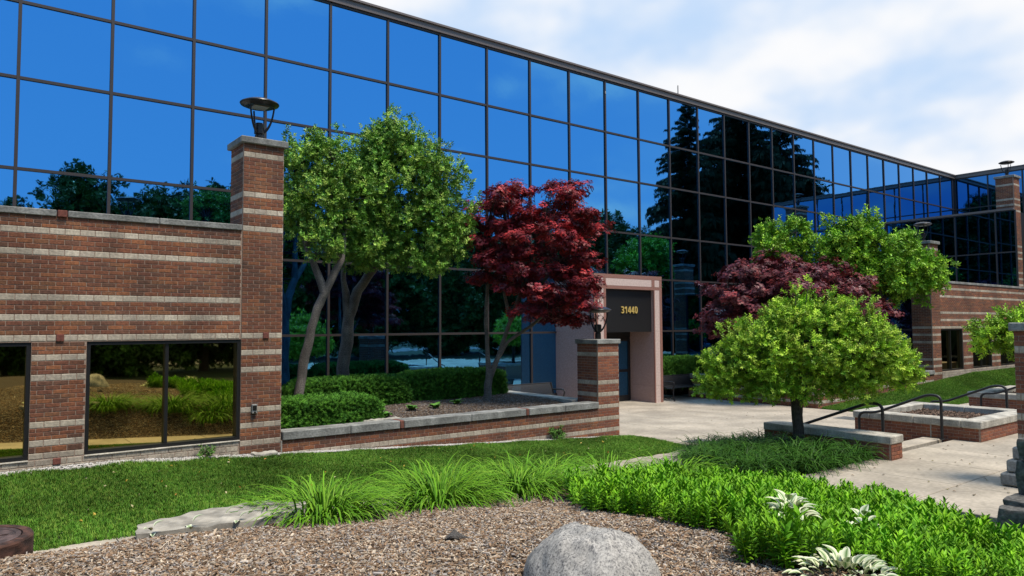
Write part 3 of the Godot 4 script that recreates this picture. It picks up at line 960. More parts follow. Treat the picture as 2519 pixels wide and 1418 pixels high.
func left_wing() -> void:
	var t := thing("brick_wing", "red brick wing with cream bands and bronze windows, left of the photo", "building", Vector3(0.7, 0.3, -13.2))
	var x0 := -4.2
	var holes := [[0.94 - 2.27, 0.94, 0.79, 2.48], [1.635, 3.905, 0.79, 2.48], [-4.2, -2.03, 0.79, 2.48]]
	var solid := [[x0, 3.9, 2.48, 4.33], [x0, 3.9, 0.2, 0.79], [0.94, 1.635, 0.79, 2.48], [-2.03, -1.33, 0.79, 2.48]]
	for s in solid: bx("mortar", Vector3((s[0] + s[1]) / 2, (s[2] + s[3]) / 2, W - 0.1515), Vector3(s[1] - s[0], s[3] - s[2], 0.3), M.mortar, t)
	bx("mortar", Vector3(3.95, 2.0, -15.9), Vector3(1.3, 4.0, 5.9), M.mortar, t)
	bx("roof_deck", Vector3(0.0, 4.1, -15.9), Vector3(8.4, 0.1, 6.0), M.limestone, t)
	bx("inner_wall", Vector3(0.0, 2.0, -13.6), Vector3(7.6, 4.0, 0.1), M.black, t)
	var list := []
	var h2 := []
	for h in holes: h2.append([h[0] - x0, h[1] - x0, h[2], h[3]])
	courses(list, Vector3(x0, 0, W), Vector3.RIGHT, Vector3.BACK, 3.89 - x0, rows(2.48, 4.33, BANDS), h2)
	courses(list, Vector3(x0, 0, W), Vector3.RIGHT, Vector3.BACK, 3.89 - x0, rows(0.79, 2.48, [BANDS[9], BANDS[10], BANDS[11], BANDS[12], [0.885, 0.80]]), h2)
	courses(list, Vector3(x0, 0, W), Vector3.RIGHT, Vector3.BACK, 3.89 - x0, [[0.42, 0.515, true], [0.515, 0.61, true], [0.61, 0.70, true], [0.70, 0.79, true]])
	lay(list, t, 300)
	for h in holes: window(t, h[0], h[1], h[2], h[3], W, [2.76] if h[0] > 1 else [(h[0] + h[1]) / 2])
	# sloping sills
	for h in [holes[0], holes[1]]:
		bevp("sill", Vector3((h[0] + h[1]) / 2, 0.785, W - 0.02), Vector3(h[1] - h[0], 0.02, 0.09), 0.006, M.palestone, t)
	# coping stones with one brick-red square set between
	for c in [[-4.2, -2.4], [-2.4, -0.6], [-0.6, 1.205], [1.345, 2.6], [2.6, 3.895]]:
		bevp("coping_stone", Vector3((c[0] + c[1]) / 2, 4.377, W - 0.14), Vector3(c[1] - c[0] - 0.006, 0.095, 0.34), 0.008, M.limestone, t)
	var tile: Material = mat(lin(0.22, 0.07, 0.05), 0.9, 0.03, 0.7, 2.0)
	bevp("accent_tile", Vector3(1.275, 4.375, W - 0.12), Vector3(0.125, 0.1, 0.32), 0.006, tile, t)
	bevp("accent_tile", Vector3(1.29, 2.54, W + 0.006), Vector3(0.10, 0.105, 0.04), 0.006, tile, t)
	bevp("accent_tile", Vector3(1.29, 0.745, W + 0.004), Vector3(0.10, 0.09, 0.03), 0.006, tile, t)
	var p := pillar("brick_pillar", "tallest near brick pillar at the right end of the left wing", 3.905, 4.605, W, -13.25, 0.3, 5.845, [BANDS[0], BANDS[1], BANDS[2], BANDS[3], BANDS[8], BANDS[9], BANDS[10], BANDS[11], BANDS[12], BANDS[13]])
	bevp("cap_stone", Vector3(4.255, 5.9, -12.9), Vector3(0.82, 0.115, 0.82), 0.012, M.limestone, p)
	bevp("accent_tile", Vector3(4.32, 2.54, W + 0.006), Vector3(0.10, 0.105, 0.04), 0.006, tile, p)
	lamp("black post-top lamp on the tall brick pillar at the end of the left wing", Vector3(4.28, 5.957, -12.9))
	var ob := thing("outlet_box", "small grey electrical outlet box on the tall brick pillar", "outlet box", Vector3(4.13, 1.28, W))
	bevp("cover", Vector3(4.13, 1.30, W + 0.03), Vector3(0.085, 0.155, 0.06), 0.008, M.limestone, ob)
	bevp("flap", Vector3(4.13, 1.32, W + 0.065), Vector3(0.065, 0.08, 0.012), 0.004, M.bronze, ob)
	var b := MB.new()
	b.tube([Vector3(4.13, 1.245, W + 0.06), Vector3(4.13, 1.245, W + 0.09)], [0.014], 8)
	part("knob", b.done(M.bronze), ob)

func right_wing() -> void:
	var t := thing("brick_wing", "far brick wing with cream bands at the right edge, behind the sloping lawn", "building", Vector3(38, 0.3, -13.0))
	var wins := [[31.17, 33.39], [34.35, 36.43], [37.41, 39.54], [40.74, 43.74]]
	var list := []
	var holes := []
	var x0 := 31.3
	for w in wins: holes.append([w[0] - x0, w[1] - x0, 0.79, 2.48])
	bx("mortar", Vector3((x0 + 46.0) / 2, 3.405, W - 0.1515), Vector3(46.0 - x0, 1.85, 0.3), M.mortar, t)
	bx("mortar", Vector3((x0 + 46.0) / 2, 0.495, W - 0.1515), Vector3(46.0 - x0, 0.59, 0.3), M.mortar, t)
	var px := x0
	for w in wins + [[46.0, 46.0]]:
		bx("mortar", Vector3((px + w[0]) / 2, 1.635, W - 0.1515), Vector3(maxf(w[0] - px, 0.01), 1.69, 0.3), M.mortar, t)
		px = w[1]
	courses(list, Vector3(x0, 0, W), Vector3.RIGHT, Vector3.BACK, 14.7, rows(2.48, 4.33, BANDS), holes)
	courses(list, Vector3(x0, 0, W), Vector3.RIGHT, Vector3.BACK, 14.7, rows(0.79, 2.48, [BANDS[9], BANDS[10], BANDS[11], BANDS[12]]), holes)
	courses(list, Vector3(x0, 0, W), Vector3.RIGHT, Vector3.BACK, 14.7, [[0.42, 0.515, true], [0.515, 0.61, true], [0.61, 0.70, true], [0.70, 0.79, true]])
	# brickwork above the terrace, right of the tall pillar
	bx("mortar", Vector3(46.0, 6.3, -13.2), Vector3(8.4, 3.8, 0.3), M.mortar, t)
	courses(list, Vector3(41.9, 4.45, -13.03), Vector3.RIGHT, Vector3.BACK, 6.0, rows(4.45, 8.2, [[7.9, 7.8], [7.4, 7.3], [7.1, 7.0], [6.4, 6.3], [6.1, 6.0], [5.4, 5.3], [5.1, 5.0]]))
	lay(list, t, 0)
	for w in wins: window(t, w[0], w[1], 0.79, 2.48, W, [(w[0] + w[1]) / 2])
	for k in 8: bevp("coping_stone", Vector3(32.2 + 1.8 * k, 4.377, W - 0.14), Vector3(1.79, 0.095, 0.34), 0.01, M.limestone, t)
	bx("roof_deck", Vector3(38.5, 4.1, -15.9), Vector3(15, 0.1, 6.2), M.limestone, t)
	bx("inner_wall", Vector3(38.5, 2.1, -13.7), Vector3(14.2, 4.0, 0.1), M.black, t)
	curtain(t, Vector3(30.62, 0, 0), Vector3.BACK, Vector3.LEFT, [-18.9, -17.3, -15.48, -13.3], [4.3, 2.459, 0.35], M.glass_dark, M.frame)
	bx("inner_wall", Vector3(30.8, 2.1, -16.1), Vector3(0.2, 4.0, 5.6), M.black, t)
	var p := pillar("brick_pillar", "brick pillar at the near corner of the far right wing", 30.52, 31.28, W, -13.3, 0.3, 5.86, [BANDS[0], BANDS[1], BANDS[2], BANDS[3], BANDS[8], BANDS[9], BANDS[10], BANDS[11], BANDS[12], BANDS[13]], 0)
	bevp("cap_stone", Vector3(30.9, 5.915, -12.92), Vector3(0.88, 0.115, 0.88), 0.012, M.limestone, p)
	lamp("black post-top lamp above the trees at the corner of the far wing", Vector3(30.86, 5.972, -12.92))
	p = pillar("brick_pillar", "tallest brick pillar rising past the roof terrace at the right edge", 41.0, 41.78, -12.9, -13.68, 4.2, 9.85, [[9.55, 9.45], [8.83, 8.73], [8.55, 8.45], [8.25, 8.15], [6.5, 6.4], [6.2, 6.1], [5.9, 5.8], [5.2, 5.1], [4.9, 4.8], [4.6, 4.5]], 0)
	bevp("cap_stone", Vector3(41.39, 9.91, -13.29), Vector3(0.9, 0.115, 0.9), 0.012, M.limestone, p)
	lamp("black post-top lamp on the highest pillar at the top right", Vector3(41.39, 9.968, -13.29))

func retaining_walls() -> void:
	var bands := [[0.51, 0.412], [0.235, 0.137]]
	var t := thing("retaining_wall", "low brick retaining wall with grey coping below the red maple", "wall", Vector3(8.3, 0, -12.7))
	bx("mortar", Vector3(8.445, 0.31, W - 0.1515), Vector3(7.67, 0.81, 0.3), M.mortar, t)
	var list := []
	courses(list, Vector3(4.63, -0.09, W), Vector3.RIGHT, Vector3.BACK, 7.64, rows(-0.06, 0.715, bands))
	lay(list, t, 300)
	bx("sealant_joint", Vector3(4.618, 0.4, W - 0.01), Vector3(0.018, 0.62, 0.03), M.lens, t)
	var cx := 4.63
	var stops := [5.9, 6.93, 7.02, 8.6, 10.05, 10.13, 11.2, 12.265]
	var tile: Material = mat(lin(0.24, 0.09, 0.06), 0.9, 0.03, 0.7, 2.0)
	for s in stops:
		var small: bool = s - cx < 0.2
		bevp("accent_tile" if small else "coping_stone", Vector3((cx + s) / 2, 0.792, W - 0.14), Vector3(s - cx - 0.006, 0.15, 0.36), 0.012, tile if small else M.limestone, t)
		cx = s
	var b2 := [[2.04, 1.945], [1.37, 1.27], [1.085, 0.985], [0.795, 0.70], [0.51, 0.412], [0.235, 0.137]]
	var p := pillar("brick_pillar", "short brick pillar with cream bands beside the entrance paving", 12.27, 12.98, W, -13.27, -0.06, 2.24, b2, 300, "fl", true)
	bevp("cap_stone", Vector3(12.625, 2.295, -12.91), Vector3(0.80, 0.11, 0.80), 0.012, M.limestone, p)
	lamp("black post-top lamp on the short pillar in front of the granite portal", Vector3(12.63, 2.352, -12.9))
	t = thing("retaining_wall", "short side wall with pale coping running back from the lamp pillar", "wall", Vector3(12.3, 0, -15.0))
	bx("mortar", Vector3(12.32, 0.33, -15.15), Vector3(0.377, 0.8, 3.7), M.mortar, t)
	list = []
	courses(list, Vector3(12.51, -0.06, -13.28), Vector3.FORWARD, Vector3.RIGHT, 3.7, rows(-0.06, 0.715, bands))
	lay(list, t, 120)
	for k in 2: bevp("coping_stone", Vector3(12.32, 0.80, -14.2 - 1.86 * k), Vector3(0.44, 0.14, 1.85), 0.012, M.palestone, t)
	# its counterpart below the far trees
	t = thing("retaining_wall", "low brick retaining wall with cream bands under the purple maple", "wall", Vector3(26, 0, -12.8))
	bx("mortar", Vector3(26.26, 0.3, W - 0.1515), Vector3(8.5, 0.83, 0.3), M.mortar, t)
	bx("mortar", Vector3(22.17, 0.3, -15.2), Vector3(0.3, 0.83, 5.0), M.mortar, t)
	list = []
	courses(list, Vector3(22.0, -0.06, W), Vector3.RIGHT, Vector3.BACK, 8.5, rows(-0.06, 0.715, bands))
	courses(list, Vector3(22.0, -0.06, -17.6), Vector3.BACK, Vector3.LEFT, 5.02, rows(-0.06, 0.715, bands))
	lay(list, t, 200)
	for k in 5: bevp("coping_stone", Vector3(22.9 + 1.7 * k, 0.792, W - 0.14), Vector3(1.69, 0.15, 0.36), 0.012, M.limestone, t)
	for k in 3: bevp("coping_stone", Vector3(22.17, 0.795, -13.6 - 1.6 * k), Vector3(0.40, 0.15, 1.59), 0.012, M.limestone, t)

# ---------------------------------------------------------------- the paved court
func court() -> void:
	var b := MB.new()
	b.box(Vector3(33.0, -0.17, -13.0), Vector3(40.0, 0.2, 12.4))
	var base := struct_("entrance_paving", b.done(M.joint))
	var z := -18.9
	var k := 0
	for j in 7:
		for i in 14:
			var x := 12.99 + 1.8 * i
			var zz := z + 1.62 * j
			var x1 := x + 1.8
			if x > 21.0 and zz < -11.4: continue
			k += 1
			slab(base, x, x1, zz, zz + 1.62, 0.0, M.concrete[(k * 7 + i * 3) % 4])
	# footpath along the mulch bed
	var pb := MB.new()
	pb.grid(20, 1, func(i, j):
		var x: float = lerpf(-9.0, 13.0, i)
		return Vector3(x, path_y(x) - 0.09, path_far(x) + lerpf(-0.05, 1.3, j)))
	var path := struct_("footpath", pb.done(M.joint))
	for i in 15:
		var xa := -9.0 + 1.5 * i
		var xb := xa + 1.488
		if xb > 13.0: xb = 12.98
		var m := MB.new()
		var ring := []
		for dy in [-0.1, 0.0]:
			for q in [[xa, 0.0], [xb, 0.0], [xb, 1.25], [xa, 1.25]]: ring.append(Vector3(q[0], path_y(q[0]) + dy, path_far(q[0]) + q[1]))
		m.hexa(ring)
		part("paving_slab", m.done(M.concrete[i % 4]), path)
	# upper paving
	b = MB.new()
	b.box(Vector3(29.9, 0.1, 0.0), Vector3(40.2, 0.4, 12.3))
	var upper := struct_("upper_paving", b.done(M.joint))
	for j in 7:
		for i in 12:
			var x := 9.8 + 1.55 * i
			slab(upper, x, x + 1.55, -6.15 + 1.75 * j, -4.4 + 1.75 * j, 0.4, M.concrete[(j * 5 + i * 3) % 4])
	# two flights of three steps
	for f in [[12.9, 15.7], [18.62, 22.4]]:
		b = MB.new()
		b.box(Vector3((f[0] + f[1]) / 2, 0.0, -7.2), Vector3(f[1] - f[0] - 0.02, 0.02, 2.0))
		var st := struct_("steps", b.done(M.joint))
		for i in 3:
			bevp("step", Vector3((f[0] + f[1]) / 2, 0.13 * (i + 1) * 0.5, -7.42 + 0.36 * i + 0.18), Vector3(f[1] - f[0] - 0.03, 0.133 * (i + 1), 0.355), 0.012, M.concrete[i], st)
	# low wall beside the first flight
	var t := thing("low_wall", "low brick wall with thick pale cap beside the steps, behind the small tree", "wall", Vector3(12.7, 0.2, -7.05))
	bx("mortar", Vector3(12.7, 0.3, -7.05), Vector3(0.397, 0.8, 2.385), M.mortar, t)
	var list := []
	courses(list, Vector3(12.5, 0.0, -8.24), Vector3.BACK, Vector3.LEFT, 2.36, rows(-0.03, 0.665, []))
	courses(list, Vector3(12.5, 0.0, -5.85), Vector3.RIGHT, Vector3.BACK, 0.4, rows(-0.03, 0.665, []))
	courses(list, Vector3(12.9, 0.0, -5.88), Vector3.FORWARD, Vector3.RIGHT, 2.34, rows(-0.03, 0.665, []))
	lay(list, t, 300, true)
	for c in [[-8.25, -6.95], [-6.95, -5.83]]: bevp("cap_stone", Vector3(12.7, 0.735, (c[0] + c[1]) / 2), Vector3(0.45, 0.135, c[1] - c[0] - 0.005), 0.014, M.palestone, t)
	planter("square brick planter with pale stone cap between the two flights of steps", 15.72, 18.6, -5.66, -8.12, 0.80)
	planter("brick planter with pale cap farther right, beyond the second flight", 22.45, 25.6, -5.66, -8.35, 0.80)
	for r in [[13.12, "near handrail beside the low wall, its lower end behind the small tree", -0.3], [15.52, "black handrail in front of the square planter", -0.0], [18.95, "black handrail rising behind the square planter", 0.0], [22.1, "black handrail at the far planter, cut by the right pillar", 0.0]]:
		handrail(r[0], r[1], r[2], r[2] * 0.3)

func planter(label: String, x0: float, x1: float, z0: float, z1: float, y1: float) -> void:
	var t := thing("brick_planter", label, "planter", Vector3((x0 + x1) / 2, 0.0, (z0 + z1) / 2), "brick planters between the steps")
	var w := 0.34
	var cy := y1 - 0.075
	for s in [[x0, x1, z0 - w, z0], [x0, x1, z1, z1 + w], [x0, x0 + w, z1 + w, z0 - w], [x1 - w, x1, z1 + w, z0 - w]]:
		bx("mortar", Vector3((s[0] + s[1]) / 2, (y1 - 0.15) / 2, (s[2] + s[3]) / 2), Vector3(s[1] - s[0] - 0.003, y1 - 0.15, s[3] - s[2] - 0.003), M.mortar, t)
	var list := []
	var r := rows(-0.03, y1 - 0.15, [])
	courses(list, Vector3(x0, 0.0, z1), Vector3.BACK, Vector3.LEFT, z0 - z1 - 0.032, r)
	courses(list, Vector3(x0, 0.0, z0), Vector3.RIGHT, Vector3.BACK, x1 - x0, r)
	lay(list, t, 300, true)
	bx("sealant_joint", Vector3(x0 - 0.002, 0.35, z0 - 0.9), Vector3(0.012, 0.6, 0.02), M.lens, t)
	var o := 0.03
	for c in [[x0 - o, (x0 + x1) / 2, z0 - w, z0 + o], [(x0 + x1) / 2, x1 + o, z0 - w, z0 + o], [x0 - o, (x0 + x1) / 2, z1 - o, z1 + w], [(x0 + x1) / 2, x1 + o, z1 - o, z1 + w], [x0 - o, x0 + w, z1 + w, (z0 + z1) / 2], [x0 - o, x0 + w, (z0 + z1) / 2, z0 - w], [x1 - w, x1 + o, z1 + w, (z0 + z1) / 2], [x1 - w, x1 + o, (z0 + z1) / 2, z0 - w]]:
		bevp("cap_stone", Vector3((c[0] + c[1]) / 2, cy, (c[2] + c[3]) / 2), Vector3(c[1] - c[0] - 0.006, 0.15, c[3] - c[2] - 0.006), 0.016, M.palestone, t)
	bx("soil", Vector3((x0 + x1) / 2, y1 - 0.4, (z0 + z1) / 2), Vector3(x1 - x0 - 0.6, 0.5, z0 - z1 - 0.6), M.soil, t)
	var buf := PackedFloat32Array()
	var c := MB.new()
	c.hexa([Vector3(-0.024, -0.003, -0.006), Vector3(0.02, -0.003, -0.008), Vector3(0.026, -0.002, 0.005), Vector3(-0.018, -0.003, 0.007), Vector3(-0.02, 0.003, -0.005), Vector3(0.018, 0.004, -0.006), Vector3(0.022, 0.003, 0.004), Vector3(-0.016, 0.004, 0.005)])
	for i in 3500: put(buf, Basis(rdir(), rnd(0, 3)).scaled_local(Vector3.ONE * rnd(0.6, 1.5)), Vector3(rnd(x0 + w, x1 - w), y1 - 0.14 + rnd(-0.02, 0.03), rnd(z1 + w, z0 - w)), Color(0.16, 0.11, 0.08) * rnd(0.4, 1.9))
	multi("wood_chips", c.done(M.chip), buf, t)

func fillet(c: Array, r: float) -> Array:   # a polyline with rounded corners
	var out := [c[0]]
	for i in range(1, c.size() - 1):
		var p: Vector3 = c[i]
		var a: Vector3 = c[i - 1]
		var e: Vector3 = c[i + 1]
		var rr := minf(r, minf(p.distance_to(a), p.distance_to(e)) * 0.48)
		var s0 := p + (a - p).normalized() * rr
		var s1 := p + (e - p).normalized() * rr
		for k in 7:
			var f := k / 6.0
			out.append(s0.lerp(p, f).lerp(p.lerp(s1, f), f))
	out.append(c[-1])
	return out

func handrail(x: float, label: String, dz := 0.0, dy := 0.0) -> void:
	var t := thing("handrail", label, "handrail", Vector3(x, 0, -7), "black tubular handrails of the steps")
	var pts := fillet([Vector3(x, 0.0, -7.92 + dz), Vector3(x, 0.80 + dy, -7.92 + dz), Vector3(x, 0.82 + dy, -7.55 + dz), Vector3(x, 1.27, -6.50), Vector3(x, 1.25, -6.27), Vector3(x, 0.4, -6.27)], 0.15)
	var b := MB.new()
	b.tube(pts, [0.0275], 12)
	part("rail", b.done(M.rail), t)
	for q in [[0.005, -7.92 + dz], [0.405, -6.27]]:
		b = MB.new()
		b.lathe(Vector3(x, q[0], q[1]), [[0.0, 0.0], [0.05, 0.0], [0.05, 0.008], [0.03, 0.016]], 16)
		part("base_flange", b.done(M.rail), t)

func bench(label: String, at: Vector3, l: float) -> void:
	var t := thing("metal_bench", label, "bench", at, "black metal benches in front of the glass")
	var seat := []
	for i in 7: seat.append(Vector3(0, 0.44 + 0.03 * pow(absf(i - 2.5) / 3.0, 2), 0.25 - 0.075 * i))
	var back := []
	for i in 6: back.append(Vector3(0, 0.49 + 0.072 * i, -0.24 - 0.02 * i - 0.012 * i * i * 0.2))
	for k in [[seat, "seat"], [back, "backrest"]]:
		var b := MB.new()
		var line: Array = k[0]
		# slats across a curved sheet
		var n := int(l / 0.034)
		for i in n:
			var x := -l / 2 + l * (i + 0.5) / n
			for j in line.size() - 1:
				var a: Vector3 = line[j]
				var e: Vector3 = line[j + 1]
				var d := (e - a)
				var bs := Basis(Vector3.RIGHT, d.normalized(), Vector3.RIGHT.cross(d.normalized()))
				b.box(at + (a + e) * 0.5 + Vector3(x, 0, 0), Vector3(0.027, d.length() + 0.004, 0.006), bs)
		for e in [line[0], line[-1]]: b.tube([at + e + Vector3(-l / 2, 0, 0), at + e + Vector3(l / 2, 0, 0)], [0.017], 8)
		part(k[1], b.done(M.rail), t)
	for s in [-1, 1]:
		var x: float = s * l / 2
		var b := MB.new()
		b.tube([at + Vector3(x, 0.0, 0.30), at + Vector3(x, 0.1, 0.26), at + Vector3(x, 0.3, 0.24), at + Vector3(x, 0.44, 0.27)], [0.032, 0.024, 0.026, 0.026], 8)
		b.tube([at + Vector3(x, 0.0, -0.30), at + Vector3(x, 0.12, -0.25), at + Vector3(x, 0.42, -0.22), at + Vector3(x, 0.86, -0.36)], [0.032, 0.024, 0.026, 0.02], 8)
		b.tube([at + Vector3(x, 0.05, 0.28), at + Vector3(x, 0.11, 0.12), at + Vector3(x, 0.08, 0.0), at + Vector3(x, 0.11, -0.12), at + Vector3(x, 0.05, -0.28)], [0.018], 8)
		b.tube([at + Vector3(x, 0.43, 0.28), at + Vector3(x, 0.43, -0.24)], [0.02], 8)
		part("leg_frame", b.done(M.rail), t)
		b = MB.new()
		b.tube([at + Vector3(x, 0.44, 0.24), at + Vector3(x, 0.58, 0.29), at + Vector3(x, 0.66, 0.26), at + Vector3(x, 0.67, 0.1), at + Vector3(x, 0.65, -0.28)], [0.022], 8)
		part("armrest", b.done(M.rail), t)

func street_things() -> void:
	bench("black perforated metal bench right of the granite portal", Vector3(21.25, 0, -17.25), 1.85)
	bench("black slatted metal bench left of the granite portal, half hidden by the side wall", Vector3(14.5, 0, -17.6), 1.9)
	for m in [[13.75, -10.7, "grey drain grate set in the paving near the lawn corner"], [20.4, -10.7, "grey drain grate in the paving behind the square planter"]]:
		var t := thing("drain_grate", m[2], "drain grate", Vector3(m[0], 0, m[1]), "drain grates in the paving")
		bx("frame", Vector3(m[0], 0.003, m[1]), Vector3(0.62, 0.012, 0.62), M.limestone, t)
		for i in 9: bx("bar", Vector3(m[0] - 0.26 + 0.065 * i, 0.011, m[1]), Vector3(0.03, 0.01, 0.54), M.limestone, t)
	# brick pillar at the right edge, on the upper paving
	var p := pillar("brick_pillar", "brick pillar cut by the right edge of the photo", 11.93, 12.63, -3.13, -3.83, 0.4, 2.57, [[2.36, 2.26], [1.7, 1.6], [1.42, 1.32], [1.13, 1.03], [0.85, 0.75]], 300, "fl", true)
	bevp("cap_stone", Vector3(12.28, 2.63, -3.48), Vector3(0.80, 0.12, 0.80), 0.012, M.limestone, p)
	for k in 3:
		bevp("base_stone", Vector3(12.28, 0.5 + 0.18 * k, -3.48), Vector3(1.06 - 0.12 * k, 0.17, 1.06 - 0.12 * k), 0.02, M.limestone, p)
	# rock-faced stones in the lower right corner
	var t := thing("stone_pier", "stack of rough grey stone blocks in the lower right corner", "stone stack", Vector3(7.2, 0.5, -1.9))
	part("stone_block", rough_block(Vector3(7.544, 0.955, -2.257), Vector3(0.62, 0.27, 0.5), 0, M.grey_stone, 0.025), t)
	part("stone_block", rough_block(Vector3(7.569, 0.66, -2.257), Vector3(0.62, 0.32, 0.5), 1, M.grey_stone, 0.025), t)
	part("stone_block", rough_block(Vector3(7.694, 1.105, -2.262), Vector3(0.62, 0.07, 0.5), 2, M.grey_stone, 0.025), t)
	part("stone_block", rough_block(Vector3(8.019, 1.27, -2.252), Vector3(0.62, 0.32, 0.5), 3, M.grey_stone, 0.025), t)
	part("stone_block", rough_block(Vector3(8.019, 1.535, -2.232), Vector3(0.62, 0.19, 0.5), 4, M.grey_stone, 0.025), t)

func rough_block(at: Vector3, s: Vector3, seed_: int, m: Material, amt := 0.02) -> ArrayMesh:   # a rock-faced block
	var nz := FastNoiseLite.new()
	nz.seed = seed_; nz.frequency = 5.0; nz.fractal_octaves = 3
	var b := MB.new()
	var h := s * 0.5
	var f := func(q: Vector3) -> Vector3:
		var e := Vector3(clampf(q.x, -h.x + 0.02, h.x - 0.02), clampf(q.y, -h.y + 0.02, h.y - 0.02), clampf(q.z, -h.z + 0.02, h.z - 0.02))
		var d := (q - e).normalized()
		return at + e + d * (0.02 + amt * nz.get_noise_3dv(at + q))
	for ax in 3:
		for sg in [-1.0, 1.0]:
			var a1 := (ax + 1) % 3
			var a2 := (ax + 2) % 3
			b.grid(10, 10, func(i, j):
				var q := Vector3.ZERO
				q[ax] = sg * h[ax]; q[a1] = lerpf(-h[a1], h[a1], i); q[a2] = lerpf(-h[a2], h[a2], j if sg < 0 else 1.0 - j)
				return f.call(q))
	return b.done(m)

# ---------------------------------------------------------------- what the glass mirrors
func behind_the_viewer() -> void:
	var b := MB.new()
	b.box(Vector3(85, 0.02, 14), Vector3(44, 0.1, 40))
	struct_("parking_lot", b.done(M.asphalt))
	b = MB.new()
	b.box(Vector3(0, 0.02, 34), Vector3(260, 0.1, 7))
	struct_("road", b.done(M.asphalt))
	car("white sedan parked beyond the court, seen mirrored in the far wing windows", Vector3(77, 0.07, 5.2), 0.4, lin(0.7, 0.7, 0.7), false)
	car("white van parked beside the sedan, seen mirrored in the far wing", Vector3(81, 0.07, 1.6), 0.4, lin(0.75, 0.75, 0.75), true)
	car("dark car parked at the far drive, mirrored in the glass right of the portal", Vector3(76, 0.07, 21), 0.2, lin(0.02, 0.02, 0.022), true)
	# spruces
	var sm := sprig("spruce").done(M.leaf_dark)
	for s in [[64.2, 6.5, 29.0, 9.0, "tallest dark spruce, mirrored in the glass to the right of the portal"], [73.5, 7.5, 26.0, 8.2, "dark spruce right of the tallest one, mirrored in the glass"], [58.5, 9.0, 25.5, 5.6, "slender dark spruce left of the tallest one, mirrored in the glass"]]:
		var at := Vector3(s[0], 0, s[1])
		var t := thing("spruce_tree", s[4], "spruce", at, "spruces mirrored in the glass front")
		b = MB.new()
		b.tube([at, at + Vector3(0, s[2] * 0.6, 0), at + Vector3(0, s[2], 0)], [0.35, 0.2, 0.03], 8)
		part("trunk", b.done(M.bark), t)
		var buf := PackedFloat32Array()
		var y := 1.6
		while y < s[2] - 0.3:
			var f: float = 1.0 - y / s[2]
			var reach: float = s[3] * (pow(f, 0.75) * 1.02 + 0.05)
			for k in rng.randi_range(9, 13):
				var az := rnd(0, TAU)
				var rr := reach * rnd(0.5, 1.25)
				var dir := Vector3(cos(az), rnd(-0.35, 0.05) + (0.4 if f < 0.12 else 0.0), sin(az)).normalized()
				var side := dir.cross(Vector3.UP).normalized()
				var upv := side.cross(dir)
				put(buf, Basis(side * rr * 0.8, dir * rr, upv * maxf(rr * 0.6, 1.2)), at + Vector3(0, y + rnd(-0.2, 0.2), 0), Color(0.028, 0.045, 0.02) * rnd(0.7, 1.3))
			y += rnd(0.28, 0.45)
		multi("crown", sm, buf, t)
	# deciduous trees across the road: three kinds of crown, copied
	var lm := sprig("broad").done(M.leaf)
	var protos := []
	for k in 3:
		var t := thing("shade_tree", "green shade tree across the road, seen only mirrored in the glass", "tree", Vector3.ZERO, "trees across the road, mirrored in the glass")
		b = MB.new()
		b.tube([Vector3.ZERO, Vector3(0.1, 3, 0), Vector3(-0.1, 7, 0.1)], [0.28, 0.2, 0.1], 8)
		part("trunk", b.done(M.bark), t)
		var bl := []
		for i in 22:
			var a := i * 2.4 + k
			var h := 0.8 + 9.4 * (i + rng.randf()) / 22.0
			var r := 2.9 * sin(clampf((h + 2.0) / 12.6, 0.08, 1.0) * PI * 0.95)
			bl.append([cos(a) * r * rnd(0.4, 1.0), h, sin(a) * r * rnd(0.4, 1.0), rnd(1.1, 1.7)])
		crown(t, lm, bl, 9.0, 0.5, [Color(0.05, 0.11, 0.02), Color(0.07, 0.15, 0.03), Color(0.04, 0.09, 0.02)], 3.0, 1.0)
		protos.append(t)
	var spots := [[-6, 24, 1.0], [2.5, 23, 0.98], [7.5, 21, 1.2], [12.5, 22, 1.16], [17, 20, 1.25], [21.5, 22, 1.15], [26, 19, 1.1], [30.5, 21, 1.15], [35, 18.5, 1.1], [39.5, 21, 1.18], [44, 18.5, 1.1], [48.5, 21, 1.2], [53, 19, 1.2], [57.5, 22, 1.35], [63, 23, 1.4], [69, 22, 1.3], [76, 27, 1.3], [84, 13, 1.85], [93, 21, 1.4], [100, 10, 1.3], [108, -2, 1.3], [99, 30, 1.4], [-13, 20, 1.3], [112, 16, 1.4], [-16, -1, 1.75], [-22, 3, 1.9], [-30, 1, 1.9], [-37, 7, 2.0], [-46, 5, 2.0], [-27, -6, 1.8], [-55, 12, 2.0]]
	for i in spots.size():
		var s: Array = spots[i]
		var o: Node3D = protos[i] if i < 3 else protos[i % 3].duplicate()
		if i >= 3:
			o.name = "shade_tree"
			add_child(o, true)
		o.position = Vector3(s[0], 0, s[1])
		o.rotation.y = i * 1.7
		o.scale = Vector3.ONE * s[2]

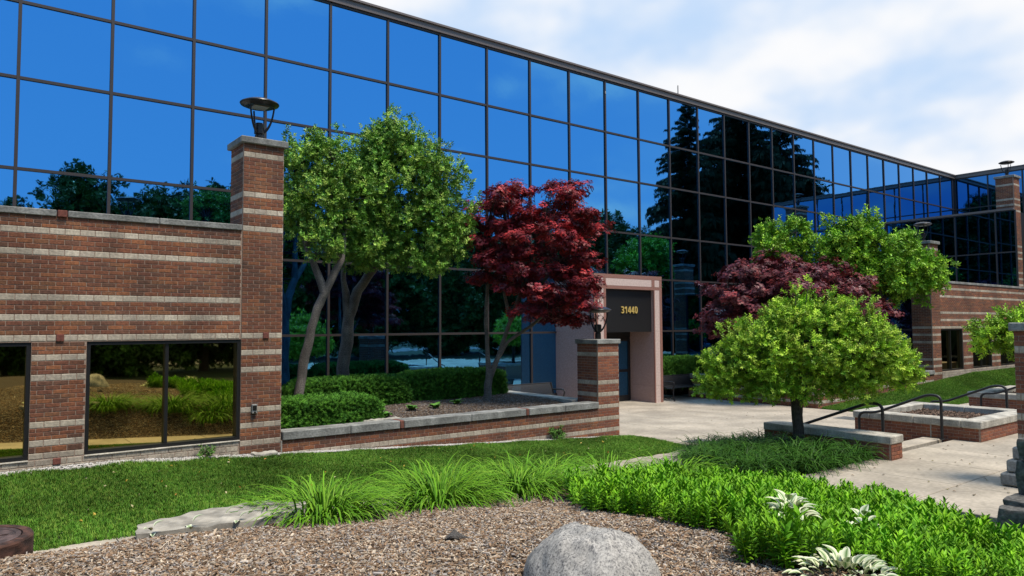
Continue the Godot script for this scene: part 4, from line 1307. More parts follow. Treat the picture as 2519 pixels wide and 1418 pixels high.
func car(label: String, at: Vector3, turn: float, col: Color, tall: bool) -> void:
	var t := thing("parked_car", label, "car", at, "parked cars seen in the mirrored glass")
	var paint := mat(col, 0.25)
	paint.clearcoat_enabled = true
	var rf := 1.85 if tall else 1.42
	var low := [[-2.2, 0.35], [-2.25, 0.8], [-1.6 if not tall else -2.15, 0.92], [1.0, 0.95], [2.0, 0.82], [2.25, 0.6], [2.2, 0.32]]
	var top := [[-1.75 if not tall else -2.1, 0.9], [-1.1 if not tall else -1.95, rf], [0.35, rf], [1.15, 0.94]]
	for k in [[low, 0.88, paint, "body", 0.88], [top, 0.86, M.black_metal, "windows", 0.68]]:
		var b := MB.new()
		var p: Array = k[0]
		var mid := Vector3.ZERO
		for i in p.size():
			mid += Vector3(p[i][0], p[i][1], 0) / p.size()
		var wz := func(y: float) -> float: return lerpf(k[1], k[4], clampf((y - 0.9) / 0.8, 0, 1))
		for i in p.size():
			var a: Array = p[i]
			var e: Array = p[(i + 1) % p.size()]
			b.oquad(Vector3(a[0], a[1], -wz.call(a[1])), Vector3(e[0], e[1], -wz.call(e[1])), Vector3(e[0], e[1], wz.call(e[1])), Vector3(a[0], a[1], wz.call(a[1])), mid)
			for s in [-1, 1]: b.otri(mid + Vector3(0, 0, s * wz.call(mid.y)), Vector3(a[0], a[1], s * wz.call(a[1])), Vector3(e[0], e[1], s * wz.call(e[1])), mid)
		var o := part(k[3], b.done(k[2]), t, at)
		o.position = Vector3.ZERO
	var roof := MeshInstance3D.new()
	roof.name = "roof"
	var rb := MB.new()
	rb.bev(Vector3(-0.4 if not tall else -0.8, rf + 0.012, 0), Vector3(1.45 if not tall else 2.3, 0.05, 1.36), 0.02)
	roof.mesh = rb.done(paint)
	t.add_child(roof, true)
	for x in [-1.35, 1.4]:
		for z in [-0.8, 0.8]:
			var b := MB.new()
			b.tube([Vector3(x, 0.33, z - 0.11), Vector3(x, 0.33, z + 0.11)], [0.33], 18)
			var o := MeshInstance3D.new()
			o.name = "wheel"; o.mesh = b.done(M.black)
			t.add_child(o, true)
	t.rotation.y = turn

# ---------------------------------------------------------------- trees and plants in view
func trees() -> void:
	var broad := sprig("broad").done(M.leaf)
	var fine := sprig("fine").done(M.leaf)
	var green := [Color(0.17, 0.36, 0.045), Color(0.13, 0.30, 0.04), Color(0.25, 0.45, 0.055), Color(0.09, 0.22, 0.035), Color(0.40, 0.56, 0.10)]
	var t := thing("green_tree", "slender green tree leaning beside the tall brick pillar, left of its twin", "tree", Vector3(6.01, 0.98, -15.33))
	var tw := stems(t, [[0, 1, 2, 3, 4, 8, 9, 10], [4, 5, 6, 7]], [[6.01, 0.98, -15.33, 0.111], [6.06, 1.85, -15.24, 0.103], [6.16, 2.46, -15.12, 0.097], [6.27, 3.08, -15, 0.091], [6.38, 3.41, -14.89, 0.091], [6.15, 4.13, -15.01, 0.065], [6.02, 4.87, -15.45, 0.046], [5.94, 5.87, -15.57, 0.027], [6.74, 4.14, -14.82, 0.072], [6.96, 5.09, -15.09, 0.04], [6.97, 6.11, -15.14, 0.027]], M.bark_pale)
	crown(t, broad, [[5.9, 6.23, -15.07, 0.482], [6.09, 5.62, -14.96, 0.658], [5.94, 4.83, -15.13, 0.482], [6.44, 6.3, -15.03, 0.536], [6.61, 5.4, -14.96, 0.715], [6.3, 4.56, -14.88, 0.526], [6.89, 5.89, -14.96, 0.634], [5.82, 5.53, -15.18, 0.351], [5.72, 6.5, -15.19, 0.263], [6.1, 6.67, -14.89, 0.263]], 120, 0.19, green, 0.70, 0.8, tw, 0.25, 0.8, 0.8)
	t = thing("green_tree", "fuller green tree with a forked trunk in front of the glass, beside the red maple", "tree", Vector3(7.73, 0.97, -16.98))
	tw = stems(t, [[0, 1, 2, 3, 4, 5, 6], [2, 7, 8, 9], [4, 10, 11]], [[7.73, 0.97, -16.98, 0.161], [7.78, 2.03, -16.87, 0.153], [7.83, 2.93, -16.77, 0.137], [7.99, 3.58, -16.61, 0.121], [8.3, 4.14, -16.33, 0.105], [8.8, 4.74, -15.91, 0.073], [9.21, 5.54, -15.53, 0.048], [7.7, 3.84, -16.81, 0.065], [7.68, 4.74, -16.77, 0.056], [7.93, 5.95, -16.5, 0.048], [8.34, 5.34, -16.22, 0.065], [8.47, 6.55, -16.04, 0.04]], M.bark_pale)
	crown(t, broad, [[7.59, 6.52, -15.39, 0.76], [7.96, 6.99, -15.08, 0.57], [8.42, 6.61, -14.75, 0.665], [7.47, 5.57, -15.55, 0.855], [8.22, 5.75, -14.96, 0.95], [8.88, 6.13, -14.42, 0.665], [9.06, 5.28, -14.34, 0.712], [8.62, 4.71, -14.72, 0.855], [7.87, 4.62, -15.3, 0.76], [9.22, 4.61, -14.26, 0.475], [7.43, 4.43, -15.66, 0.475], [8.71, 4.11, -14.31, 0.327], [8.03, 7.18, -15.01, 0.38]], 175, 0.2, green, 0.70, 0.8, tw, 0.25, 0.8, 0.8)
	t = thing("red_maple", "bright red Japanese maple with many pale stems in the raised bed", "maple", Vector3(10.61, 0.8, -14.77))
	tw = stems(t, [[0, 1, 2, 3, 4, 5], [1, 6, 7, 8, 9], [6, 10, 11, 12], [7, 13, 14, 15], [7, 16, 17]], [[10.61, 0.8, -14.77, 0.107], [10.63, 1.4, -14.71, 0.093], [10.59, 1.91, -14.71, 0.059], [10.53, 2.71, -14.7, 0.053], [10.54, 3.72, -14.63, 0.046], [10.47, 4.73, -14.61, 0.033], [10.79, 1.9, -14.55, 0.059], [11.01, 2.81, -14.33, 0.053], [11.26, 3.81, -14.07, 0.04], [11.47, 4.72, -13.84, 0.026], [10.98, 2.31, -14.38, 0.046], [11.45, 2.71, -13.99, 0.04], [11.72, 3.01, -13.77, 0.033], [11.2, 3.11, -14.16, 0.04], [11.58, 3.71, -13.83, 0.033], [12.12, 4.51, -13.36, 0.026], [10.87, 3.51, -14.39, 0.04], [10.99, 4.72, -14.21, 0.026]], M.bark_pale)
	var maple := sprig("maple").done(M.leaf_red)
	crown(t, maple, [[10.48, 5.2, -13.1, 0.37, 0.34], [12.37, 4.84, -13.55, 0.44, 0.34], [10, 4.25, -13.67, 0.4, 0.34], [11.97, 5.57, -13.85, 0.58, 0.34], [12.05, 3.17, -13.76, 0.5, 0.34], [10.74, 5.65, -14.89, 0.59, 0.34], [12.27, 4.29, -13.09, 0.57, 0.34], [11.28, 4.77, -14.65, 0.4, 0.34], [10.86, 5.99, -14.02, 0.48, 0.34], [11.58, 5.13, -12.88, 0.49, 0.34], [11, 3.07, -13.53, 0.53, 0.34], [10.37, 3.99, -13.39, 0.45, 0.34], [12.37, 6.12, -13.7, 0.56, 0.34], [12.38, 2.9, -14.4, 0.58, 0.34], [10.12, 4.69, -12.99, 0.36, 0.34], [9.9, 4.64, -14.01, 0.4, 0.34], [10.33, 3.85, -14.45, 0.43, 0.34], [11.7, 5.32, -12.48, 0.37, 0.34], [11.68, 3.83, -12.65, 0.57, 0.34], [10.76, 4.31, -14.57, 0.46, 0.34], [11.9, 5.67, -13.2, 0.38, 0.34], [12.05, 5.25, -14.64, 0.42, 0.34], [11.27, 4.55, -12.46, 0.54, 0.34], [11.65, 3.41, -12.74, 0.39, 0.34], [12.04, 4.57, -14.47, 0.56, 0.34], [11.17, 3.98, -13.18, 0.56, 0.34], [10.75, 3.43, -12.95, 0.52, 0.34], [10.02, 5.15, -14.34, 0.49, 0.34], [11.74, 3.87, -14.86, 0.55, 0.34], [10.32, 4.99, -13.56, 0.56, 0.34], [11.5, 5.82, -14.83, 0.43, 0.34], [12.49, 3.68, -13.38, 0.55, 0.34], [11.63, 5.82, -12.77, 0.45, 0.34], [11.88, 3.15, -12.82, 0.4, 0.34], [10.81, 4.44, -13.91, 0.59, 0.34], [12.47, 5.04, -12.83, 0.46, 0.34], [12.3, 2.82, -13.44, 0.53, 0.34], [10.48, 3.55, -13.68, 0.41, 0.34], [10.3, 5.59, -13.8, 0.46, 0.34], [11.45, 5.28, -13.65, 0.46, 0.34], [12.55, 3.39, -13.6, 0.62, 0.34], [10.88, 4.81, -12.38, 0.42, 0.34], [12.14, 3.63, -14.57, 0.5, 0.34], [10, 5.74, -13.31, 0.39, 0.34]], 95, 0.2, [Color(0.26, 0.030, 0.042), Color(0.46, 0.036, 0.042), Color(0.15, 0.030, 0.045), Color(0.19, 0.055, 0.06), Color(0.52, 0.05, 0.05)], 0.85, 0.5, tw, 0.8, 0.4, 0.6, -10.0, 0.22)
	t = thing("purple_maple", "dark purple Japanese maple spreading behind the clipped small tree", "maple", Vector3(24.0, 0.6, -14.6))
	tw = stems(t, [[0, 1, 2], [1, 3], [1, 4], [1, 5]], [[24.0, 0.55, -14.6, 0.14], [24.0, 1.6, -14.6, 0.12], [23.6, 3.6, -14.7, 0.06], [22.3, 2.9, -15.6, 0.05], [25.4, 3.1, -13.4, 0.05], [24.6, 4.2, -14.0, 0.04]], M.bark)
	crown(t, maple, [[22.79, 3.02, -14.06, 0.59, 0.34], [24.47, 3.34, -13.4, 0.88, 0.34], [23.9, 4.46, -13.38, 0.88, 0.34], [21.61, 3.27, -14.22, 0.85, 0.34], [21.24, 3.01, -15.57, 0.82, 0.34], [24.35, 2.69, -14.82, 0.88, 0.34], [22.6, 3.45, -13.35, 0.87, 0.34], [21.7, 4.46, -15, 0.9, 0.34], [25.65, 3.13, -12.68, 0.96, 0.34], [22.81, 4.89, -14.44, 0.69, 0.34], [22.25, 4.24, -13.8, 0.71, 0.34], [26.04, 4.22, -13.43, 0.76, 0.34], [22.06, 3.92, -16.27, 0.66, 0.34], [21.89, 3.78, -14.19, 0.79, 0.34], [22.8, 3.48, -16.36, 0.66, 0.34], [26.42, 3.48, -13.6, 0.8, 0.34], [24.89, 2.74, -13.44, 0.71, 0.34], [24.97, 4.28, -14.94, 0.85, 0.34], [26.19, 3.02, -14.9, 0.72, 0.34], [24.32, 3.78, -12.89, 0.82, 0.34], [23.88, 4.79, -16.18, 0.79, 0.34], [24.79, 3.11, -16.13, 0.99, 0.34], [25.42, 3.57, -14.64, 0.66, 0.34], [24.67, 4.73, -14.79, 0.69, 0.34], [23.44, 3.91, -15.72, 0.77, 0.34], [22.1, 2.61, -13.66, 0.61, 0.34], [25.22, 3.72, -15.77, 0.94, 0.34], [23.39, 2.71, -15.48, 0.76, 0.34], [25.65, 2.59, -12.69, 0.6, 0.34], [24.33, 4.04, -13.8, 0.9, 0.34], [21.97, 2.55, -16.21, 0.81, 0.34], [23.52, 3.42, -15.11, 0.7, 0.34], [21.09, 3.66, -14.79, 0.72, 0.34], [23.75, 4.36, -15.55, 0.8, 0.34], [22.75, 2.78, -13.06, 0.8, 0.34], [26.78, 2.93, -13.75, 0.89, 0.34], [25.87, 4.7, -14.24, 0.78, 0.34], [23.86, 3.8, -14.57, 0.87, 0.34], [23.35, 3.06, -16.45, 0.97, 0.34], [21.57, 2.77, -14.39, 0.91, 0.34], [26.16, 2.52, -14.99, 0.87, 0.34], [22.16, 3.84, -13.21, 0.86, 0.34]], 60, 0.28, [Color(0.16, 0.042, 0.055), Color(0.12, 0.036, 0.055), Color(0.21, 0.05, 0.055), Color(0.17, 0.07, 0.075), Color(0.32, 0.055, 0.055)], 1.1, 0.5, tw, 0.8, 0.4, 0.6, -10.0, 0.2)
	t = thing("green_tree", "smaller pale green tree showing above the purple maple", "tree", Vector3(25.3, 0.6, -15.7))
	tw = stems(t, [[0, 1, 2, 3]], [[25.3, 0.55, -15.7, 0.12], [25.35, 2.5, -15.7, 0.1], [25.2, 4.4, -15.75, 0.07], [25.3, 5.9, -15.7, 0.03]], M.bark)
	var fresh := [Color(0.24, 0.46, 0.03), Color(0.17, 0.37, 0.025), Color(0.34, 0.55, 0.04), Color(0.11, 0.27, 0.02)]
	crown(t, broad, [[24.85, 5.96, -16.02, 0.626], [25.59, 6.11, -15.44, 0.626], [25.24, 5.17, -15.77, 0.782], [26.1, 5.48, -15.08, 0.547]], 62, 0.2, fresh, 1.25, 0.8, tw)
	t = thing("green_tree", "bright green tree overhanging the corner pillar of the far wing", "tree", Vector3(27.4, 0.6, -12.95))
	tw = stems(t, [[0, 1, 2, 3], [2, 4], [2, 5]], [[27.4, 0.55, -12.95, 0.14], [27.35, 2.3, -12.95, 0.12], [27.3, 3.6, -12.95, 0.09], [26.7, 5.6, -13.3, 0.04], [28.4, 4.5, -12.1, 0.05], [26.2, 5.2, -13.8, 0.04]], M.bark)
	crown(t, broad, [[26.35, 5.82, -13.6, 0.83], [26.82, 6.12, -13.22, 0.528], [26.01, 5.22, -13.91, 0.679], [27.09, 5.06, -13.08, 0.905], [27.8, 5.06, -12.53, 0.754], [27.46, 4.31, -12.84, 0.83], [28.29, 4.76, -12.17, 0.754], [28.77, 4.45, -11.82, 0.573], [28.43, 4, -12.12, 0.453], [26.62, 4.46, -13.48, 0.679], [27.9, 5.66, -12.41, 0.377]], 85, 0.22, fresh, 1.3, 0.8, tw)
	t = thing("clipped_tree", "small umbrella-shaped light green tree in front of the low wall", "tree", Vector3(12.17, 0.52, -7.32))
	tw = stems(t, [[0, 1, 2, 3, 4, 8], [2, 5, 6, 9], [2, 7]], [[12.17, 0.52, -7.32, 0.102], [12.14, 0.92, -7.32, 0.095], [12.11, 1.28, -7.31, 0.102], [12.27, 1.72, -7.16, 0.073], [12.67, 2.08, -6.83, 0.051], [11.98, 1.8, -7.38, 0.073], [11.63, 2.09, -7.63, 0.051], [12.14, 2.23, -7.23, 0.066], [12.96, 1.94, -6.61, 0.037], [11.34, 1.87, -7.87, 0.037]], M.bark)
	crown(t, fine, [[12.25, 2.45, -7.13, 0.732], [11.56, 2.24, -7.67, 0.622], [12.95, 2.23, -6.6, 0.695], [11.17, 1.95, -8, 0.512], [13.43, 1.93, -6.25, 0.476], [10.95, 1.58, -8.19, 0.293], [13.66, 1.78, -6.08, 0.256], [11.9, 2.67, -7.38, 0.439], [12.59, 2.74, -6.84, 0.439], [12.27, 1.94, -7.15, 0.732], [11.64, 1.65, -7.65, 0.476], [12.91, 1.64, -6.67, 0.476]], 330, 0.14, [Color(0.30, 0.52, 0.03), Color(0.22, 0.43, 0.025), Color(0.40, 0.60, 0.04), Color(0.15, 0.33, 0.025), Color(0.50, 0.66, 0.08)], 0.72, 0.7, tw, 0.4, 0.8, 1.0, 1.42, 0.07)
	t = thing("clipped_tree", "light green tree crown beside the brick pillar at the right edge", "tree", Vector3(24.1, 0.6, -6.9))
	tw = stems(t, [[0, 1, 2], [1, 3]], [[24.1, 0.5, -6.9, 0.1], [24.1, 1.7, -6.9, 0.09], [23.3, 2.3, -7.4, 0.05], [24.3, 2.6, -6.7, 0.04]], M.bark)
	crown(t, fine, [[22.69, 2.31, -7.81, 0.447], [23.03, 2.64, -7.52, 0.335], [23.48, 2.3, -7.19, 0.67], [24.1, 2.41, -6.71, 0.782], [23.74, 2.75, -6.97, 0.447]], 110, 0.18, [Color(0.30, 0.52, 0.03), Color(0.22, 0.43, 0.025), Color(0.40, 0.60, 0.04), Color(0.15, 0.33, 0.025)], 1.3, 0.75, tw, 0.4)

func planting() -> void:
	var yew := [Color(0.055, 0.16, 0.02), Color(0.08, 0.21, 0.024), Color(0.11, 0.27, 0.03), Color(0.035, 0.11, 0.016)]
	hedge("clipped yew hedge nearest the retaining wall, beside the tall pillar", 4.66, 6.85, -12.95, -14.05, 0.72, 1.26, 20000, yew)
	hedge("middle yew hedge between the two green tree trunks", 5.9, 8.85, -15.35, -16.3, 0.8, 1.44, 17000, yew)
	hedge("long yew hedge behind the red maple, against the glass", 8.9, 12.1, -15.75, -16.8, 0.8, 1.47, 20000, yew)
	hedge("yew hedge behind the right hand bench", 20.6, 24.0, -17.75, -18.6, 0.2, 1.42, 14000, yew)
	var lily := [Color(0.10, 0.25, 0.014), Color(0.07, 0.18, 0.014), Color(0.13, 0.30, 0.018), Color(0.18, 0.33, 0.03)]
	for c in [[2.85, -6.66, 0.85, 620, 0.58, "daylily clump behind the flat slab, leftmost of the large clumps"], [4.2, -6.78, 0.9, 700, 0.66, "broad daylily clump in the middle, behind the mulch crest"], [5.4, -6.9, 0.85, 560, 0.66, "daylily clump next to the leafy perennials"], [4.9, -7.5, 0.6, 220, 0.66, "daylily tuft behind and between the two middle clumps"], [2.36, -6.78, 0.3, 60, 0.36, "small daylily tuft at the end of the flat slab"], [6.35, -7.45, 0.7, 260, 0.72, "daylily clump behind the left edge of the leafy perennials"], [7.5, -7.5, 0.7, 260, 0.66, "daylily clump beside the end of the footpath"], [8.6, -7.2, 0.8, 260, 0.62, "daylily clump in front of the dark grass bed"]]:
		daylily(c[5], Vector3(c[0], berm_y(c[0], c[1]), c[1]), c[2], c[3], c[4], lily)
	# dark lilyturf under the small tree
	var b := MB.new()
	var poly := PackedVector2Array([Vector2(12.42, -6.1), Vector2(12.42, -8.7), Vector2(11.4, -9.0), Vector2(10.2, -8.3), Vector2(9.3, -7.4), Vector2(9.7, -6.4), Vector2(10.5, -6.12)])
	var dark := [Color(0.028, 0.085, 0.012), Color(0.04, 0.11, 0.014), Color(0.02, 0.06, 0.01), Color(0.055, 0.135, 0.018)]
	for i in 420:
		var p := Vector2(rnd(9.3, 12.42), rnd(-9.0, -6.1))
		if not inside(p, poly): continue
		var y := maxf(berm_y(p.x, p.y), 0.2)
		var sh := rnd(0.8, 1.2)
		for k in 22:
			blade(b, Vector3(p.x + rnd(-0.05, 0.05), y - 0.02, p.y + rnd(-0.05, 0.05)), rnd(0, TAU), rnd(0.42, 0.72), rnd(0.010, 0.016), rnd(0.05, 0.5), rnd(1.2, 2.7), mixcol(dark) * sh * rnd(0.8, 1.2))
	var g := part("lilyturf", b.done(M.blade))
	tag(g, "dark grassy lilyturf bed under the small umbrella-shaped tree", "ground cover", "", "stuff")
	# leafy perennials
	var vars := []
	for v in 6:
		var s := MB.new()
		var big: float = [0.85, 1.0, 1.2, 0.95, 1.1, 0.75][v]
		var hgt := rnd(0.24, 0.36)
		var bow := Vector3(rnd(-0.05, 0.05), 0, rnd(-0.05, 0.05))
		s.col = Color(0.8, 0.9, 0.6)
		s.tube([Vector3(0, -0.05, 0), Vector3(0, hgt * 0.5, 0) + bow * 0.5, Vector3(0, hgt, 0) + bow], [0.004, 0.0035, 0.002], 4, false)
		for i in 20:
			var f := (i + 1) / 20.0
			var a := i * PI / 2 + (0.4 if i % 4 > 1 else 0.0) + rnd(-0.4, 0.4) + (i / 2) * 0.8
			var up := lerpf(0.35, 2.3, f * f)
			var d := Vector3(cos(a), up, sin(a)).normalized()
			s.col = Color.WHITE * (0.72 + 0.42 * f) * rnd(0.92, 1.08)
			leaf(s, Vector3(0, hgt * (0.12 + 0.86 * f), 0) + bow * f, d, (Vector3.UP.slide(d)).normalized(), rnd(0.075, 0.10) * big * (1.0 - 0.25 * f), rnd(0.023, 0.032) * big * (1.0 - 0.25 * f), 0.22, 0.2)
		vars.append(s.done(M.blade))
	var bush := PackedVector2Array([Vector2(5.75, -6.35), Vector2(6.5, -6.7), Vector2(7.2, -6.75), Vector2(8.1, -6.5), Vector2(8.9, -5.9), Vector2(9.45, -5.1), Vector2(9.2, -4.2), Vector2(8.7, -3.5), Vector2(8.1, -3.0), Vector2(7.6, -2.5), Vector2(7.3, -1.6), Vector2(5.4, -1.2), Vector2(4.7, -2.5), Vector2(4.4, -3.1), Vector2(5.0, -3.6), Vector2(4.95, -4.3), Vector2(4.8, -5.0), Vector2(5.2, -5.7)])
	var bufs := []
	for k in 6: bufs.append(PackedFloat32Array())
	var leafy := [Color(0.18, 0.40, 0.018), Color(0.14, 0.34, 0.018), Color(0.23, 0.46, 0.022), Color(0.10, 0.27, 0.018)]
	var nz := FastNoiseLite.new()
	nz.seed = 9; nz.frequency = 0.9
	for i in 10500:
		var p := Vector2(rnd(4.0, 9.5), rnd(-7.0, -1.2))
		if not inside(p, bush): continue
		var hn := nz.get_noise_2d(p.x, p.y)
		if hn < -0.5: continue
		if near_line(p, Vector2(5.44, -3.37), 0.15, 0.14) or near_line(p, Vector2(4.68, -2.51), 0.30, 0.1) or near_line(p, Vector2(5.61, -2.86), 0.08, 0.1): continue
		var tilt := Basis(Vector3(rnd(-1, 1), 0, rnd(-1, 1)).normalized(), rng.randfn() * 0.24)
		put(bufs[i % 6], (tilt * Basis(Vector3.UP, rnd(0, TAU))).scaled_local(Vector3.ONE * (0.97 + hn * 0.6) * rnd(0.72, 1.12)), Vector3(p.x, berm_y(p.x, p.y), p.y), mixcol(leafy) * rnd(0.8, 1.15) * (1.0 + 0.5 * nz.get_noise_2d(p.y * 1.7, p.x * 1.7)))
	var root := thing("leafy_perennials", "mass of bright green leafy perennials filling the lower right foreground", "ground cover", Vector3(6.5, 0.5, -4))
	root.set_meta("kind", "stuff")
	for k in 6: multi("stems", vars[k], bufs[k], root)
	# hostas
	hosta("white-edged hosta among the perennials, nearer the middle", Vector3(5.44, 1.1, -3.37), 34, 0.15, 0.115)
	hosta("tiny white-edged hosta, right of the other in the perennials", Vector3(5.61, 1.09, -2.86), 8, 0.07, 0.1)
	hosta("large white-edged hosta at the bottom edge of the photo", Vector3(4.68, 0.98, -2.51), 90, 0.32, 0.105)
	var k := 0
	for s in [[1.33, -6.45, "hosta shoot at the left end of the flat slab"], [1.62, -6.42, "hosta shoot in front of the middle of the flat slab"], [2.0, -6.42, "hosta shoot before the right half of the flat slab"]]:
		hosta(s[2], Vector3(s[0], berm_y(s[0], s[1]), s[1]), 3, 0.02, 0.085, 0.9)
		k += 1
	for s in [[7.2, -13.6, "small hosta at the foot of the near yew hedge"], [8.05, -14.0, "second small hosta, right of the near hedge"], [8.7, -14.1, "small hosta in the mulch, midway to the maple"], [9.6, -14.6, "small hosta just left of the maple trunk"]]:
		var t := thing("green_hosta", s[2], "hosta", Vector3(s[0], bed_y(s[0], s[1]), s[1]), "small hostas in the raised bed")
		for i in 16:
			var a := i * 2.4
			var m := hleaf(0.17, 0.12, false)
			var o := MeshInstance3D.new()
			o.name = "leaf"; o.mesh = m
			t.add_child(o, true)
			o.transform = Transform3D(Basis(Vector3.UP, a) * Basis(Vector3.BACK, rnd(0.3, 0.9)) * rnd(0.7, 1.1), Vector3(rnd(-0.05, 0.05), 0.02, rnd(-0.05, 0.05)))
	# weeds at the foot of the walls
	var fine := sprig("fine").done(M.leaf)
	for s in [[10.85, -12.4, 0.16, 40, "leafy weed growing against the retaining wall"], [3.3, -12.38, 0.08, 14, "small weed in the gravel under the window"]]:
		var buf := PackedFloat32Array()
		for i in s[3]:
			var d := rdir()
			d.y = absf(d.y)
			put(buf, aim((d + Vector3.UP * 0.5).normalized(), rnd(0, 6)).scaled_local(Vector3.ONE * rnd(0.7, 1.2)), Vector3(s[0], lawn_y(s[0], s[1]) + 0.03, s[1]) + d * s[2] * rnd(0.2, 1.0), Color(0.10, 0.22, 0.04) * rnd(0.8, 1.2))
		var w := multi("weed", fine, buf, self, "")
		tag(w, s[4], "weed")

func near_line(p: Vector2, c: Vector2, rad: float, ahead: float) -> bool:   # round a plant and just on its open side
	var d := (Vector2.ZERO - c).normalized()
	var f := clampf((p - c).dot(d), 0.0, ahead)
	return p.distance_to(c + d * f) < rad

func hleaf(l: float, w: float, edged: bool) -> ArrayMesh:
	var key := "h%f%f%s" % [l, w, edged]
	if cache.has(key): return cache[key]
	var b := MB.new()
	var n := 7
	var cross := [-1.0, -0.62, 0.0, 0.62, 1.0]
	var k0 := 0
	for i in n + 1:
		var f := float(i) / n
		var ww := w * pow(sin(PI * pow(f, 0.75) * 0.985 + 0.02), 0.8) * 0.5
		for c in cross:
			b.v.append(Vector3(l * f, 0.10 * l * sin(f * PI) - 0.22 * l * f * f + absf(c) * ww * 0.35, c * ww))
			b.n.append(Vector3.UP)
			var g := Color(0.09, 0.20, 0.05) if edged else Color(0.12, 0.28, 0.05)
			b.c.append(Color(0.82, 0.82, 0.64) if edged and absf(c) > 0.9 else (Color(0.66, 0.70, 0.46) if edged and absf(c) > 0.5 else g))
	for i in n:
		for j in 4:
			var a := k0 + i * 5 + j
			b.ix.append_array(PackedInt32Array([a, a + 5, a + 6, a, a + 6, a + 1]))
	cache[key] = b.done(M.blade)
	return cache[key]

func hosta(label: String, at: Vector3, n: int, r: float, l: float, steep := 0.55) -> void:
	var t := thing("variegated_hosta", label, "hosta", at)
	for i in n:
		var a := i * 2.4 + rnd(-0.3, 0.3)
		var f := sqrt((i + 0.5) / n)
		var o := MeshInstance3D.new()
		o.name = "leaf"; o.mesh = hleaf(l, l * 0.58, true)
		t.add_child(o, true)
		o.transform = Transform3D(Basis(Vector3.UP, -a) * Basis(Vector3.BACK, lerpf(1.1, steep * 0.3, f) + rnd(-0.15, 0.15)) * rnd(0.8, 1.15), Vector3(cos(a) * r * f, 0.14 * (1 - f) + rnd(0.0, 0.05), sin(a) * r * f))

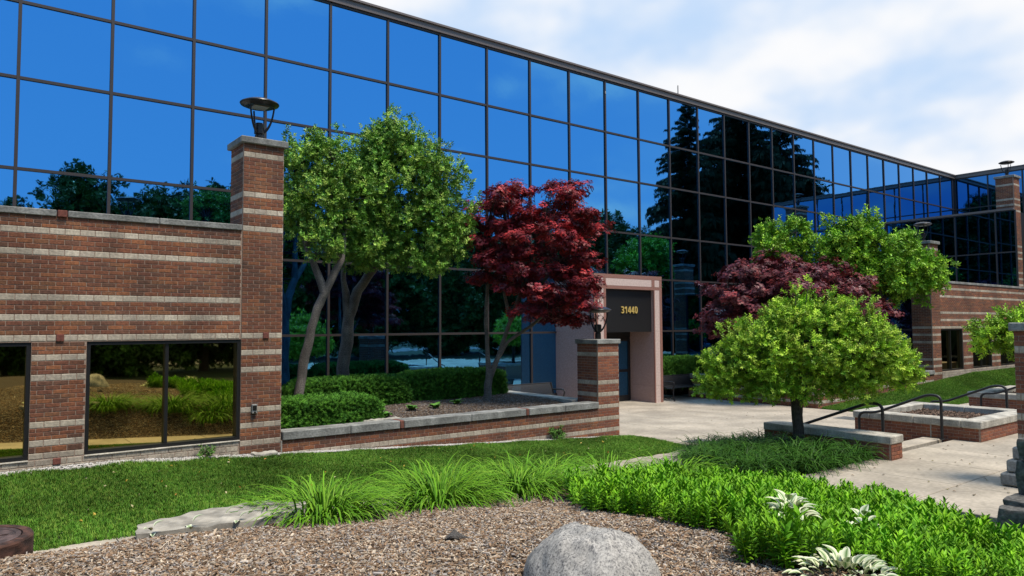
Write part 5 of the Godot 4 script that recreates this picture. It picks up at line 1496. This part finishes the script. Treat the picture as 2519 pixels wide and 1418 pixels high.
func small_things() -> void:
	# boulder
	var nz := FastNoiseLite.new()
	nz.seed = 21; nz.frequency = 0.9; nz.fractal_octaves = 5
	var b := MB.new()
	var at := Vector3(3.06, 0.94, -3.22)
	b.grid(64, 40, func(i, j):
		var a: float = -i * TAU
		var e: float = lerpf(PI / 2, -PI / 2, j)
		var d := Vector3(cos(a) * cos(e), sin(e), sin(a) * cos(e))
		var q := d * Vector3(0.405, 0.56, 0.44)
		q *= 1.0 + 0.2 * nz.get_noise_3dv(d * 0.9 + Vector3(3, 1, 0)) + 0.035 * nz.get_noise_3dv(d * 5.0)
		return at + q)
	var o := part("boulder", b.done(M.boulder))
	tag(o, "large speckled grey granite boulder at the bottom edge", "boulder")
	# flat slab at the mulch edge
	b = MB.new()
	var rim := [[1.22, -6.52], [1.62, -6.43], [2.1, -6.35], [2.58, -6.42], [2.72, -6.75], [2.45, -7.02], [1.95, -7.02], [1.55, -6.93], [1.3, -6.87]]
	var cen := Vector3(1.95, 1.015, -6.7)
	nz.frequency = 2.5
	var tops := []
	var lows := []
	for k in rim.size():
		var p: Array = rim[k]
		var q: Array = rim[(k + 1) % rim.size()]
		for s in 4:
			var x := lerpf(p[0], q[0], s / 4.0)
			var z := lerpf(p[1], q[1], s / 4.0)
			var w := 0.03 * nz.get_noise_2d(x * 3.0, z * 3.0)
			tops.append(Vector3(x + w, 1.03 + 0.03 * nz.get_noise_2d(x, z), z + w)); lows.append(Vector3(x + w * 2 + (x - cen.x) * -0.05, 0.62, z))
	for k in tops.size():
		var e := (k + 1) % tops.size()
		b.oquad(lows[k], lows[e], tops[e], tops[k], cen - Vector3(0, 0.2, 0))
		var mk: Vector3 = (tops[k] + cen) * 0.5
		var me: Vector3 = (tops[e] + cen) * 0.5
		mk.y = 1.035 + 0.03 * nz.get_noise_2d(mk.x * 2, mk.z * 2); me.y = 1.035 + 0.03 * nz.get_noise_2d(me.x * 2, me.z * 2)
		b.oquad(tops[k], tops[e], me, mk, cen - Vector3(0, 1, 0)); b.otri(mk, me, cen + Vector3(0, 0.02, 0), cen - Vector3(0, 1, 0))
	o = part("flat_slab", b.done(mat(lin(0.50, 0.46, 0.38), 0.9, 0.015, 0.6, 1.2, 0.5)))
	tag(o, "flat pale stone slab lying at the edge of the mulch", "stone slab")
	# rusty valve cover
	var t := thing("valve_cover", "round rusty iron access cover on a raised ring, lower left corner", "access cover", Vector3(0.15, 0.985, -6.85))
	var rust := mat(lin(0.13, 0.055, 0.035), 0.9, 0.02, 0.35, 1.8, 0.6)
	var plate := mat(lin(0.15, 0.095, 0.085), 0.75, 0.02, 0.4, 1.5, 0.5)
	b = MB.new()
	b.lathe(t.position, [[0.41, -0.3], [0.415, 0.11], [0.405, 0.125], [0.345, 0.125], [0.34, 0.105]], 48)
	part("ring", b.done(rust), t)
	b = MB.new()
	b.lathe(t.position, [[0.333, 0.08], [0.333, 0.122], [0.30, 0.124], [0.295, 0.116], [0.0, 0.116]], 48)
	var lid := part("lid", b.done(plate), t)
	b = MB.new()
	for i in 6:
		var a := i * TAU / 6
		b.box(t.position + Vector3(cos(a) * 0.15, 0.12, sin(a) * 0.15), Vector3(0.2, 0.012, 0.022), Basis(Vector3.UP, -a))
	b.lathe(t.position, [[0.07, 0.116], [0.07, 0.128], [0.05, 0.13], [0.0, 0.13]], 20)
	part("ribs", b.done(plate), lid)
	# a lump of weathered wood and small stones
	for w in [[3.02, -4.61, 0.06, "grey weathered lump of wood lying on the mulch"]]:
		b = MB.new()
		var c := Vector3(w[0], berm_y(w[0], w[1]) + 0.03, w[1])
		for k in 5: b.tube([c + Vector3(-0.07, 0.01 * k - 0.02, 0.02 * k - 0.04), c + Vector3(0, 0.025 - 0.006 * k, 0.012 * k - 0.02), c + Vector3(0.06 + 0.01 * k, -0.02, 0.02 * k)], [0.01, 0.03, 0.008], 6)
		o = part("driftwood", b.done(mat(lin(0.16, 0.145, 0.13), 0.95, 0.05, 0.3, 5.0, 0.7)))
		tag(o, w[3], "wood")
	for s in [[4.25, -12.33, 0.2, 0.05, "flat broken stone in the gravel at the tall pillar"], [6.55, -12.98, 0.22, 0.06, "flat edging stone below the near hedge"], [6.95, -12.95, 0.2, 0.05, "second edging stone, right of the first by the coping"]]:
		var y := lawn_y(s[0], s[1]) + 0.03 if s[1] > W else bed_y(s[0], s[1]) + 0.11
		o = part("flat_stone", rough_block(Vector3(s[0], y, s[1]), Vector3(s[2] * 1.9, s[3] * 1.6, s[2]), int(s[0] * 10), M.palestone, 0.03))
		tag(o, s[4], "stone")
	var buf := PackedFloat32Array()
	for i in 90:
		var x := rnd(1.0, 12.0)
		var z := rnd(-12.1, path_far(x))
		put(buf, Basis(rdir(), rnd(0, 3)), Vector3(x, lawn_y(x, z) + 0.05, z), [Color(0.5, 0.36, 0.06), Color(0.45, 0.2, 0.05), Color(0.42, 0.38, 0.2)][i % 3])
	for i in 110:
		var up := i % 2 == 0
		var x := rnd(10.5, 15.5) if up else rnd(13.2, 21.5)
		var z := rnd(-5.9, -3.0) if up else rnd(-16.5, -8.2)
		put(buf, Basis(Vector3.UP, rnd(0, 6)) * Basis(Vector3.RIGHT, rnd(-0.2, 0.2)), Vector3(x, (0.4 if up else 0.0) + 0.012, z), [Color(0.16, 0.10, 0.05), Color(0.10, 0.08, 0.04), Color(0.2, 0.17, 0.07)][i % 3])
	b = MB.new()
	leaf(b, Vector3(-0.02, 0, 0), Vector3.RIGHT, Vector3.UP, 0.045, 0.03)
	var fl := multi("fallen_leaves", b.done(M.leaf), buf, self)
	tag(fl, "small fallen leaves scattered over the lawn and the paving", "leaves")
